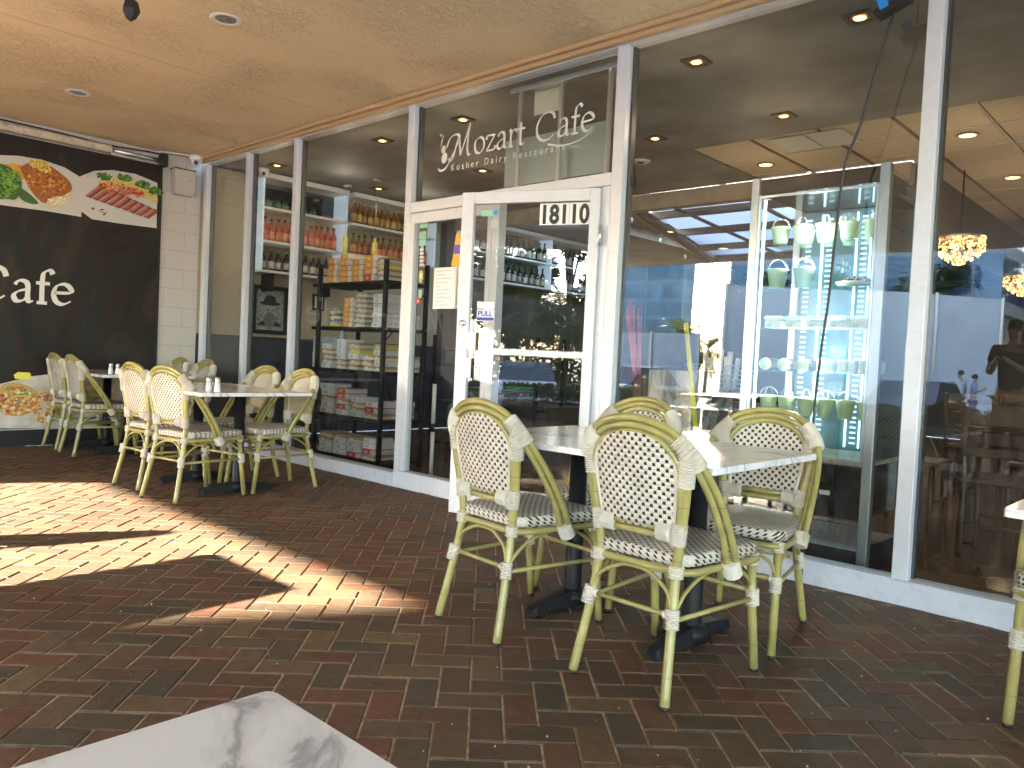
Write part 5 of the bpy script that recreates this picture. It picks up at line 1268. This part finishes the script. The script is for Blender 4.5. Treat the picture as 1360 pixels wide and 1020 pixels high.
# the table on the left, outside the picture, whose shadow falls on the sunlit paving
table(-4.71, -3.97, -1.25, -.02, [(-4.34,-.75),(-4.34,-.38)], 'marble topped table in the open sun, seen only as a shadow and a reflection')
chair(-5.22, -.42, -pi/2+.1, 'bistro chair in the open sun beside the table outside the photo')
def shaker(x, y, lab):
    o = thing('shaker', lab, 'shaker', (x,y,.7355), group='glass shakers with steel caps')
    MB().lathe([(0.0,.0005),(.02,.001),(.021,.012),(.016,.05),(.0145,.062)], (x,y,.7355), 10, False).build('glass_body', M('shaker_glass',(.66,.66,.64),.12,spec=.8), o)
    MB().lathe([(.0155,.0625),(.0175,.068),(.016,.086),(.009,.094),(0,.095)], (x,y,.7355), 14).build('steel_cap', m_alum, o)
shaker(-4.87, 2.36, 'left glass shaker on the second table'); shaker(-4.80, 2.385, 'right glass shaker on the second table')
shaker(-7.19, 2.60, 'left glass shaker on the far table'); shaker(-7.10, 2.625, 'right glass shaker on the far table')
mb = MB(); rn = random.Random(77)
for i in range(170):
    x, y = rn.uniform(-4.5,.6), rn.uniform(.8,3.78); s = rn.uniform(.0015,.0045); c = Vector((x,y,.0015+s*.6))
    mb.add([c+Vector((rn.uniform(.6,1.4)*s*a, rn.uniform(.6,1.4)*s*b, s*.7*d)) for a,b,d in ((1,0,0),(-1,0,0),(0,1,0),(0,-1,0),(0,0,1),(0,0,-1))], [(0,2,4),(2,1,4),(1,3,4),(3,0,4),(2,0,5),(1,2,5),(3,1,5),(0,3,5)])
o = mb.build('crumbs', M('pale_crumbs', (.5,.45,.38), .8, noise=(9,.4)), None); o['kind'] = 'stuff'; o['label'] = 'pale crumbs and grit scattered over the brick paving'
# table of the indoor room, white pedestal
o = thing('cafe_table', 'white marble indoor table with white pedestal behind the big window', 'table', (-3.2,6.2,0))
MB().box((-3.62,5.62,.71),(-2.85,6.92,.735),.004).build('tabletop', m_marble, o); MB().lathe([(.26,0),(.25,.02),(.07,.05),(.06,.70),(.1,.7095)], (-3.25,6.1,0), 20).build('pedestal', m_whitec, o)
def shaker_in(x,y,lab):
    o = thing('shaker', lab, 'shaker', (x,y,.7355), group='glass shakers with steel caps'); MB().lathe([(0.0,.0005),(.02,.001),(.016,.055)], (x,y,.7355), 10).build('glass_body', m_whitec, o); MB().lathe([(.0165,.056),(.015,.08),(0,.09)], (x,y,.7355), 12).build('steel_cap', m_alum, o)
shaker_in(-3.4,6.0,'left shaker on the indoor marble table'); shaker_in(-3.3,6.05,'right shaker on the indoor marble table')
# dark wooden tables and chairs inside the right bay
def wchair(x, y, rz, lab):
    o = thing('wooden_chair', lab, 'chair', (x,y,0), rz, group='dark wooden chairs inside')
    B = lambda mb, n: mb.build(n, m_wood, o, True)
    B(MB().box((-.21,-.2,.44),(.21,.22,.475),.01), 'seat')
    for sx in (-1,1):
        B(MB().tube([(sx*.18,-.2,0),(sx*.18,-.18,.45),(sx*.19,-.24,.92)], .019, 8), 'leg'); B(MB().tube([(sx*.18,.19,0),(sx*.18,.19,.44)], .018, 8), 'leg')
    B(MB().box((-.19,-.245,.78),(.19,-.22,.92),.01).box((-.19,-.225,.60),(.19,-.205,.66),.008), 'backrest')
    B(MB().tube([(-.18,-.19,.2),(.18,-.19,.2)], .01, 6).tube([(-.18,.19,.2),(.18,.19,.2)], .01, 6), 'stretcher')
def wtable(x, y, lab, L_=.75, W2=.38):
    o = thing('wooden_table', lab, 'table', (x,y,0), group='dark wooden tables inside')
    MB().box((x-L_,y-W2,.72),(x+L_,y+W2,.75),.005).box((x-L_+.06,y-W2+.06,.64),(x+L_-.06,y+W2-.06,.7195)).build('tabletop', m_wood, o)
    for sx in (-1,1):
        for sy in (-1,1): MB().box((x+sx*(L_-.1)-.03,y+sy*(W2-.09)-.03,0),(x+sx*(L_-.1)+.03,y+sy*(W2-.09)+.03,.6395),.004).build('leg', m_wood, o)
wtable(-.6, 6.0, 'dark wooden indoor table with an open wooden box on it'); wtable(-1.2, 8.4, 'dark wooden indoor table farther back in the right bay'); wtable(.6, 8.0, 'dark wooden indoor table at the far right')
for i, (x, y, r) in enumerate([(-1.0,5.4,0),(-.2,5.42,.1),(-1.0,6.65,pi),(-.2,6.62,pi),(-1.7,7.8,0),(-.8,7.8,.1),(-1.6,9.0,pi),(-.7,9.05,pi),(-1.7,6.0,-pi/2)]):
    wchair(x, y, r, f'dark wooden chair inside, {["near side, left, of the box table","near side, right, of the box table","far side, left, of the box table","far side, right, of the box table","near left seat of the farther table","near right seat of the farther table","far left seat of the farther table","far right seat of the farther table","at the head of the box table"][i]}')
wx = thing('wooden_box', 'open light wooden box of menus on the dark indoor table', 'box', (-1.0,5.95,.751))
mb = MB(); mb.box((-1.2,5.8,.751),(-.8,6.1,.757)).box((-1.2,5.8,.7575),(-.8,5.81,.84)).box((-1.2,6.09,.7575),(-.8,6.1,.84)).box((-1.2,5.8105,.7575),(-1.19,6.0895,.84)).box((-.81,5.8105,.7575),(-.8,6.0895,.84)); mb.build('box', m_woodl, wx)
mb = MB()
for k in range(6): mb.box((-1.16+k*.055,5.83,.758),(-1.13+k*.055,6.07,.88+.01*(k%3)))
mb.build('menus', M('menu_card',(.3,.3,.28),.5,noise=(20,.4)), wx)

# black cord with box hanging in front of the window
hb = thing('hanging_box', 'black box with blue tape under the soffit, its long black cord hanging down', 'box', onY(1187, 8, 3.72))
c = onY(1187, 8, 3.72); R3 = Matrix.Rotation(-.35, 3, 'Y')
mb = MB(); mb.box((-.075,-.03,-.022),(.075,.03,.022),.004); mb.v = [c+R3@v for v in mb.v]; mb.build('box_body', m_blackp, hb)
mb = MB(); mb.box((-.052,-.0306,.0),(-.01,.0306,.075),.002); mb.v = [c+R3@v for v in mb.v]; mb.build('blue_tape', M('blue_tape',(.01,.25,.75),.4), hb)
MB().tube([c+Vector((-.01,0,.02)), Vector((c.x-.01,c.y,HC-.001))], .004, 6).build('hanger', m_blackp, hb)
pts = [onY(px,py,3.73) for px,py in ((1187,14),(1183,32),(1166,85),(1143,165),(1124,212),(1117,250),(1108,330),(1100,400),(1090,470),(1078,580))]; pts.append(Vector((pts[-1].x-.01,3.73,.02)))
MB().tube(catm(pts,4), .0066, 6).lathe([(0,-.012),(.012,0),(0,.012)], onY(1183,31,3.73), 10).build('cord', m_blackp, hb)

# ================================================================== OUTSIDE, SEEN REFLECTED IN THE GLASS
def car(x, y, rz, col, lab):
    o = thing('parked_car', lab, 'car', (x,y,LOT), rz, group='cars parked outside the terrace')
    B = lambda mb, n, m: mb.build(n, m, o, True)
    prof = [(-2.2,.28),(-2.25,.55),(-2.15,.82),(-1.6,.92),(1.15,.95),(2.0,.80),(2.22,.55),(2.2,.28)]
    mb = MB(); w = .88; ws = lambda z: w if z < .6 else w-.05
    vs = [(px_, -ws(pz), pz) for px_, pz in prof]+[(px_, ws(pz), pz) for px_, pz in prof]; n = len(prof)
    mb.add(vs, [tuple(range(n)), tuple(range(n,2*n))[::-1]]+[(i,(i+1)%n,n+(i+1)%n,n+i)[::-1] for i in range(n)]); ob = B(mb, 'body', M('car_paint_'+str(round(x,1)), col, .2, .3, coat=.6)); ob.modifiers.new('bevel','BEVEL').width = .05
    cab = [(-1.75,.91),(-1.15,1.40),(.25,1.43),(1.05,.94)]
    vs = [(a, -.80+(b-.91)*.28, b) for a, b in cab]+[(a, .80-(b-.91)*.28, b) for a, b in cab]
    B(MB().add(vs, [(0,1,2,3),(7,6,5,4),(0,4,5,1),(1,5,6,2),(2,6,7,3),(3,7,4,0)]), 'windows', M('car_glass',(.03,.04,.05),.05,spec=.9))
    B(MB().box((-1.12,-.64,1.425),(.22,.64,1.45),.02), 'roof', bpy.data.materials['car_paint_'+str(round(x,1))])
    for sx in (-1.35, 1.38):
        for sy in (-1, 1):
            t = MB(); t.lathe([(.30,-.1),(.32,-.08),(.32,.08),(.30,.1),(.2,.1),(.0,.1)], n=20); t.v = [Vector((v.x+sx, v.z*sy+sy*.80, v.y+.32)) for v in t.v]; wh = B(t, 'wheel', m_blackp)
            t = MB(); t.lathe([(.19,.101),(.17,.115),(0,.118)], n=10); t.v = [Vector((v.x+sx, v.z*sy+sy*.80, v.y+.32)) for v in t.v]; t.build('rim', m_alum, wh, True)
    for sy in (-1,1): B(MB().box((2.13,sy*.72-.14,.62),(2.21,sy*.72+.14,.74),.02), 'headlight', m_whitec); B(MB().box((-2.24,sy*.72-.12,.66),(-2.17,sy*.72+.12,.80),.02), 'taillight', m_redp)
car(-14.2,-12.8, pi/2, (.62,.64,.68), 'silver car parked before the grey wall, reflected in the big window')
car(-6.0,-13.2, pi/2, (.10,.18,.32), 'dark blue car reflected low in the open glass door')
car(-3.2,-13.0, pi/2, (.65,.66,.7), 'white car reflected in the open glass door')
car(-19.5,-13.0, pi/2, (.1,.1,.12), 'black car at the left end of the parked row')
car(-0.4,-13.1, pi/2, (.3,.05,.05), 'dark red car at the right end of the parked row')

# hedge planters added along the terrace edge to hide the bright lot in reflections
def planter(x0, x1, lab, seed):
    rn = random.Random(seed); o = thing('added_hedge_planter', lab, 'planter', ((x0+x1)/2,-4.95,0), group='added hedge planters screening the lot')
    MB().box((x0,-5.2,0.0),(x1,-4.7,.30),.02).build('trough', M('planter_grey' if seed == 1 else 'planter_grey_%d' % seed,(.16,.15,.14),.7,noise=(5,.2)), o)
    mb = MB()
    for i in range(1500):
        p = Vector((rn.uniform(x0+.03,x1-.03), rn.uniform(-5.2,-4.7), 28e-2+.30*rn.random()**.5+.03*sin(i))); s = rn.uniform(.035,.07)
        a = Vector((rn.gauss(0,1),rn.gauss(0,1),rn.gauss(0,.8))).normalized(); b = a.orthogonal().normalized(); mb.add([p-a*s, p+b*s*.5, p+a*s, p-b*s*.5], [(0,1,2,3)])
    mb.build('foliage', m_leaf, o)
m_leaf = leaf_mat('leaves', (.025,.06,.012), (.09,.15,.035))
for k, nm in enumerate(('farthest left','second from the left','middle','second from the right','farthest right')): planter(-13.6+k*3.3, -10.6+k*3.3, f'added hedge planter screening the lot, the {nm} of five', k+1)

hg = thing('added_hedge', 'added dark hedge under the trees, covering bright ground in the door reflection', 'hedge', (-.5,-25,LOT))  # added to cover the sunlit lot in the door's reflection
mb = MB(); rn = random.Random(31)
for i in range(6500):
    p = Vector((rn.uniform(-4.6,4.5), -25+rn.uniform(-.5,.5), LOT+rn.uniform(0,3.1))); s = rn.uniform(.08,.16); a = Vector((rn.gauss(0,1),rn.gauss(0,1),rn.gauss(0,.8))).normalized(); b = a.orthogonal().normalized(); mb.add([p-a*s, p+b*s*.5, p+a*s, p-b*s*.5], [(0,1,2,3)])
mb.build('foliage', m_leaf, hg); mb = MB()
for k in range(12): mb.tube([(-4.4+k*.8,-25,LOT),(-4.4+k*.8,-25,LOT+2.5)], .04, 5)
mb.build('stems', M('hedge_stem', (.1,.07,.05), .9), hg)
# grey hoarding
def hoard(a, b, z1, lab, col):
    a, b = Vector(a), Vector(b); d = (b-a); Ln = d.length; d.normalize(); nn = int(Ln/2.4)
    o = thing('hoarding', lab, 'hoarding', (a.x,a.y,LOT), group='construction hoardings across the car park'); n_ = Vector((-d.y,d.x,0))*.04
    for i in range(nn):
        p, q = a+d*(i*2.4+.01), a+d*((i+1)*2.4-.01)
        MB().prism([Vector((p.x,p.y,LOT)),Vector((q.x,q.y,LOT)),Vector((q.x,q.y,z1)),Vector((p.x,p.y,z1))], n_).build('panel', M('hoarding_panel_%d' % i if i < 3 else 'hoarding_panel_x', col, .6, noise=(.6,.12)) if i < 4 else bpy.data.materials['hoarding_panel_x'], o)
    mb = MB()
    for i in range(nn+1):
        p = a+d*(i*2.4)+n_*1.6; mb.box((p.x-.05,p.y-.05,LOT),(p.x+.05,p.y+.05,z1+.05))
    mb.build('posts', m_alum, o)
hoard((-13.2,-17.0,0),(-5.4,-24.5,0), 3.9, 'tall pale hoarding reflected in the right hand window behind two people', (.62,.64,.66))
hoard((-34,-21.5,0),(-14.5,-18.5,0), 2.3, 'long low grey hoarding reflected in the big window', (.34,.36,.40))

def tower(x0, x1, y0, y1, h, mat, lab, lean=None):
    o = thing('office_tower', lab, 'building', ((x0+x1)/2,(y0+y1)/2,LOT))
    MB().box((x0,y0,LOT+4),(x1,y1,h)).build('glass_shaft', mat, o); MB().box((x0+.3,y0+.3,LOT-.3),(x1-.3,y1-.3,LOT+3.999)).build('podium', m_conc, o)
    MB().box((x0-.2,y0-.2,h),(x1+.2,y1+.2,h+1.2)).build('roof_parapet', m_conc, o)
tower(-17.12, -6.5, -40, -24.6, 15.5, facade_glass_mat('tower_glass_grid', (.13,.22,.36), (.4,.42,.43), 1.6, 2.1), 'glass office block with pale window grid right of the bright sky gap')
tower(-150, -76, -122, -118, 60, facade_glass_mat('tower_glass_blue', (.12,.24,.38), (.25,.36,.46), 9.0, 3.4), 'tall blue glass tower left of the bright sky gap')

def tree(x, y, h, r, lab, n=1500, seed=1, mat=None):
    rn = random.Random(seed); o = thing('broadleaf_tree', lab, 'tree', (x,y,LOT), group='trees across the car park')
    tr = MB(); tr.tube(catm([(x,y,LOT-.1),(x+.1,y,LOT+h*.3),(x-.05,y+.1,LOT+h*.62)],4), .16, 8, True, None)
    cl = []
    for k in range(11):
        a = rn.uniform(0,2*pi); q = rn.uniform(.25,.85)*r; zc = LOT+h*rn.uniform(.3,.9); cl.append((Vector((x+q*cos(a), y+q*sin(a), zc)), r*rn.uniform(.28,.5)))
        tr.tube([(x,y,LOT+h*.4),(x+q*.5*cos(a),y+q*.5*sin(a),zc-.3),(x+q*cos(a),y+q*sin(a),zc)], .05, 5)
    tr.build('trunk', m_bark, o)
    mb = MB()
    for i in range(n):
        c, cr = rn.choice(cl); v = Vector((rn.gauss(0,1),rn.gauss(0,1),rn.gauss(0,1))); v.normalize(); p = c+v*cr*(rn.random()**.4)
        s = rn.uniform(.09,.2)*(1.5 if h > 9 else 1); a = Vector((rn.gauss(0,1),rn.gauss(0,1),rn.gauss(0,.6))).normalized(); b = a.orthogonal().normalized()
        mb.add([p-a*s, p+b*s*.45, p+a*s, p-b*s*.45], [(0,1,2,3)])
    mb.build('crown', mat or m_leaf, o)
def palm(x, y, h, lab, seed=1):
    rn = random.Random(seed); o = thing('palm_tree', lab, 'palm', (x,y,LOT), group='palms across the car park')
    top = Vector((x+.1,y,LOT+h)); MB().tube(catm([(x,y,LOT-.1),(x+.06,y,LOT+h*.5),top],5), .12, 8).build('trunk', m_bark, o)
    mb = MB()
    for k in range(30):
        a = rn.uniform(0,2*pi); el = rn.uniform(-.2,1.2); Lf = rn.uniform(1.9,2.7); d = Vector((cos(a)*cos(el),sin(a)*cos(el),sin(el))); p = top.copy(); side = Vector((-sin(a),cos(a),0))
        for j in range(13):
            d = (d+Vector((0,0,-.11))).normalized(); q = p+d*Lf/13; ll = .5*sin(pi*(j+1)/14.5)
            for s in (-1,1):
                e = q+side*s*ll+d*ll*.6+Vector((0,0,-.12*ll)); mb.add([p,q,e],[(0,1,2)])
            p = q
    mb.build('crown', m_palm, o)
m_bark = M('bark', (.13,.09,.06), .9, noise=(8,.4)); m_palm = leaf_mat('palm_leaves', (.05,.09,.02), (.14,.2,.06))
for i, (x, y, h, r) in enumerate([(-4.2,-29.5,10.4,2.6),(-1.2,-30,11.2,3.0),(1.6,-29.5,11.2,3.2),(-9.6,-23.0,6.4,2.2),(-8.2,-27.0,6.8,2.2),(-12.4,-22.6,6.0,2.0)]):
    tree(x, y, h, r, ['leafy tree reflected in the upper left of the open glass door','leafy tree reflected in the middle of the open glass door','leafy tree reflected at the right of the open glass door','leafy tree rising over the middle of the tall hoarding','leafy tree beyond the far end of the tall hoarding','leafy tree rising over the near end of the tall hoarding'][i], 7000 if i < 3 else 1900, 20+i)
palm(-3.2,-27,3.6,'palm reflected in the left of the open glass door',3); palm(-1.6,-28,3.2,'palm reflected in the right of the open glass door',4); palm(-27.5,-38,3.4,'palm standing under the bright sky gap',5); palm(-25.0,-37,2.6,'shorter palm beside the sky gap palm',6)
pu = thing('parasol', 'purple parasol rising above the hoarding at the right edge', 'parasol', (-5.9,-33,LOT))
MB().lathe([(2.2,4.3),(1.8,4.55),(.0,5.3)], (-5.9,-33,.0), 8, False).build('canopy', M('purple_cloth',(.28,.14,.5),.8), pu); MB().tube([(-5.9,-33,LOT),(-5.9,-33,5.2)], .04, 8).build('pole', m_whitec, pu)


# ------------------------------------------------------------------ people
m_skin = M('skin', (.50,.30,.21), .5); m_hair = M('dark_hair', (.02,.015,.012), .6, noise=(60,.3))
def skinobj(name, verts, edges, radii, mat, parent, root=0, sub=1):
    me = bpy.data.meshes.new(name); me.from_pydata(verts, edges, []); o = bpy.data.objects.new(name, me); C.objects.link(o); o.parent = parent
    o.modifiers.new('skin','SKIN').use_smooth_shade = True
    sv = me.skin_vertices[0].data
    for i, r in enumerate(radii): sv[i].radius = (r if isinstance(r, tuple) else (r, r)); sv[i].use_root = (i == root)
    s = o.modifiers.new('sub','SUBSURF'); s.levels = sub; s.render_levels = sub; me.materials.append(mat); return o
def person(x, y, z, rz, H, top, bottom, lab, long_hair=False, arms='down'):
    o = thing('person', lab, 'person', (x,y,z), rz); k = H/1.72
    V = [(0,0,.93),(0,0,1.08),(0,-.01,1.25),(0,0,1.40),(0,.0,1.48),(0,.01,1.54)]; E = [(0,1),(1,2),(2,3),(3,4),(4,5)]; Rr = [(.15,.11),(.13,.095),(.16,.11),(.13,.085),(.055,.055),(.055,.06)]
    V += [(0,.015,1.62),(0,.0,1.70)]; E += [(5,6),(6,7)]; Rr += [(.078,.098),(.06,.075)]
    for s in (-1,1):
        b = len(V)
        if arms == 'down': A = [(s*.17,0,1.40),(s*.22,-.02,1.15),(s*.235,.06,.92),(s*.235,.09,.84)]
        else: A = [(s*.17,0,1.40),(s*.23,.02,1.16),(s*.12,.24,1.22),(s*.08,.30,1.27)]
        V += A; E += [(3,b),(b,b+1),(b+1,b+2),(b+2,b+3)]; Rr += [.062,.046,.032,(.022,.04)]
        hand = Vector(A[3]); dr = (Vector(A[3])-Vector(A[2])).normalized()
        for f in range(4):
            b2 = len(V); off = Vector((0,-.027+.018*f,0)); L1 = (.055,.065,.062,.048)[f]
            V += [tuple(hand+dr*.035+off), tuple(hand+dr*(.035+L1*.6)+off+Vector((-s*.006,0,0))), tuple(hand+dr*(.035+L1)+off+Vector((-s*.018,0,0)))]; E += [(b+3,b2),(b2,b2+1),(b2+1,b2+2)]; Rr += [.010,.009,.007]
        b2 = len(V); V += [tuple(hand+Vector((-s*.01,.04,.0))), tuple(hand+dr*.045+Vector((-s*.02,.055,0)))]; E += [(b+3,b2),(b2,b2+1)]; Rr += [.011,.009]
        b = len(V); st = .06*s
        V += [(s*.09,0,.86),(s*.10,.02+st*.3,.48),(s*.11,-.02+st,.08),(s*.12,.12+st,.03)]; E += [(0,b),(b,b+1),(b+1,b+2),(b+2,b+3)]; Rr += [.095,.062,.042,.035]
    V = [tuple(c*k for c in v) for v in V]; Rr = [tuple(q*k for q in r) if isinstance(r, tuple) else r*k for r in Rr]
    skinobj('body', V, E, Rr, m_skin, o, 0, 2)
    # clothes
    T = [(0,0,.90),(0,0,1.08),(0,-.01,1.25),(0,0,1.41),(0,0,1.46)]; TE = [(0,1),(1,2),(2,3),(3,4)]; TR = [(.175,.13),(.155,.115),(.18,.13),(.145,.10),(.07,.07)]
    for s in (-1,1):
        b = len(T); T += [(s*.175,0,1.41),((s*.215),-.01 if arms=='down' else .01,1.24)]; TE += [(3,b),(b,b+1)]; TR += [.078,.068]
    skinobj('top', [tuple(c*k for c in v) for v in T], TE, [tuple(q*k for q in r) if isinstance(r, tuple) else r*k for r in TR], M('top_cloth_'+lab[:12], top, .8), o, 0, 1)
    T = [(0,0,.97)]; TE = []; TR = [(.165,.125)]
    for s in (-1,1):
        b = len(T); st = .06*s; T += [(s*.09,0,.84),(s*.10,.02+st*.3,.48),(s*.11,-.02+st,.10)]; TE += [(0,b),(b,b+1),(b+1,b+2)]; TR += [.108,.078,.062]
    skinobj('trousers', [tuple(c*k for c in v) for v in T], TE, [tuple(q*k for q in r) if isinstance(r, tuple) else r*k for r in TR], M('trouser_cloth_'+lab[:12], bottom, .8), o, 0, 1)
    # hair, face
    mb = MB(); pf_ = []
    for i in range(7):
        t = i/6*pi*.62; pf_.append((max(.0001, .097*sin(t)), 1.645+.10*cos(t)))
    mb.lathe(pf_, (0,-.012,0), 16); mb.v = [Vector((v.x*.92, v.y*1.12, v.z))*k for v in mb.v]
    if long_hair: mb.tube([Vector((0,-.07,1.66))*k, Vector((0,-.10,1.52))*k, Vector((0,-.09,1.38))*k], .07*k, 8, True, [.085*k,.075*k,.04*k])
    mb.build('hair', m_hair, o, True)
    mb = MB()
    for s in (-1,1): mb.lathe([(0,-.008),(.011,0),(0,.008)], (s*.032,.105,1.635), 8)
    mb.v = [v*k for v in mb.v]; mb.build('eyes', m_inky, o, True)
    mb = MB(); mb.add([Vector(v)*k for v in ((-.012,.105,1.60),(.012,.105,1.60),(0,.135,1.603),(0,.11,1.64))], [(0,1,2),(0,2,3),(2,1,3),(0,3,1)]); mb.build('nose', m_skin, o, True)
    mb = MB(); mb.box((-.025,.098,1.572),(.025,.11,1.580),.003); mb.v = [v*k for v in mb.v]; mb.build('mouth', M('lips',(.35,.12,.1),.5), o, True)
    return o
person(-6.84,-21,LOT, 2.2, 1.78, (.62,.66,.75), (.05,.06,.1), 'man in a pale shirt with short dark hair walking before the hoarding')
person(-6.42,-21.1,LOT, -1.6, 1.66, (.30,.38,.62), (.10,.13,.25), 'dark haired person in a blue top holding something before the hoarding', arms='up')
person(-1.72,-1.5,0, .15, 1.66, (.025,.025,.03), (.02,.02,.025), 'person in black standing behind the camera, dark reflection at the right', long_hair=True, arms='up')

# ================================================================== LIGHT, SKY, CAMERA
SUN_AZ = Vector((-.48,-.877,0)).normalized(); EL = radians(18.9)
sd = Vector((SUN_AZ.x*cos(EL), SUN_AZ.y*cos(EL), sin(EL)))
lt = bpy.data.lights.new('sun', 'SUN'); lt.energy = 4.3; lt.angle = radians(.5); lt.color = (1.0,.89,.72)
so = bpy.data.objects.new('sun', lt); C.objects.link(so); so.rotation_euler = (-sd).to_track_quat('-Z','Y').to_euler(); so.location = (0,-20,20)
w = bpy.data.worlds.new('World'); sc.world = w; w.use_nodes = True; t = w.node_tree; t.nodes.clear()
sk = t.nodes.new('ShaderNodeTexSky'); sk.sky_type = 'NISHITA'; sk.sun_disc = False; sk.sun_elevation = EL; sk.sun_rotation = atan2(SUN_AZ.x, SUN_AZ.y); sk.air_density = 1.0; sk.dust_density = 1.5; sk.ozone_density = 1.5
bg = t.nodes.new('ShaderNodeBackground'); bg.inputs[1].default_value = .15; wo = t.nodes.new('ShaderNodeOutputWorld'); L(t, sk.outputs[0], bg.inputs[0]); L(t, bg.outputs[0], wo.inputs[0])
def pl(loc, e, col=(1,.72,.42), r=.08, name='lamp_light'):
    d = bpy.data.lights.new(name, 'POINT'); d.energy = e*LK; d.color = col; d.shadow_soft_size = r; o = bpy.data.objects.new(name, d); C.objects.link(o); o.location = loc
for px, py in ((925,81),(1041,153),(615,158),(641,226),(508,186),(368,219)):
    p = onZ(px, py, 2.90); pl((p.x,p.y,2.55), 5)
p = onY(1274,334,8.2); pl((p.x,p.y,p.z-.2), 16); p = onY(1358,380,11.5); pl((p.x,p.y,p.z-.2), 16)
pl((-1.72,4.2,1.93), 7, (.85,.97,1), .04); pl((-1.72,4.18,1.17), 10, (.85,.97,1), .04); pl((-1.72,4.18,.96), 8, (.85,.97,1), .04); pl((-1.72,4.2,1.66), 8, (.85,.97,1), .04)
pl((-7.2,8.5,2.7), 8, (.8,.9,1)); pl((-7.4,6.2,2.75), 4, (1,.85,.65)); pl((-7.3,5.0,2.75), 3.5, (1,.85,.65)); pl((-3.2,10,2.3), 6)
for px, py in ((1285,180),(1345,236),(1017,219)):
    p = onZ(px, py, 2.90); pl((p.x,p.y,2.35), 7)
pl((.5,6.5,2.2), 9)

cam = bpy.data.cameras.new('camera'); cam.sensor_width = 36; cam.lens = F/1360*36; cam.clip_end = 1500; cam.clip_start = .02
co = bpy.data.objects.new('camera', cam); C.objects.link(co)
mt = Matrix((_r, _u, -_f)).transposed().to_4x4(); mt.translation = (0,0,EYE); co.matrix_world = mt; sc.camera = co
sc.view_settings.view_transform = 'Standard'; sc.view_settings.look = 'None'; sc.view_settings.exposure = EXPO; sc.view_settings.gamma = 1
sc.render.engine = 'CYCLES'; cy = sc.cycles; cy.use_denoising = True; cy.max_bounces = 10; cy.diffuse_bounces = 5; cy.glossy_bounces = 5; cy.transmission_bounces = 8; cy.transparent_max_bounces = 24
cy.sample_clamp_indirect = 6; cy.caustics_reflective = False; cy.caustics_refractive = False
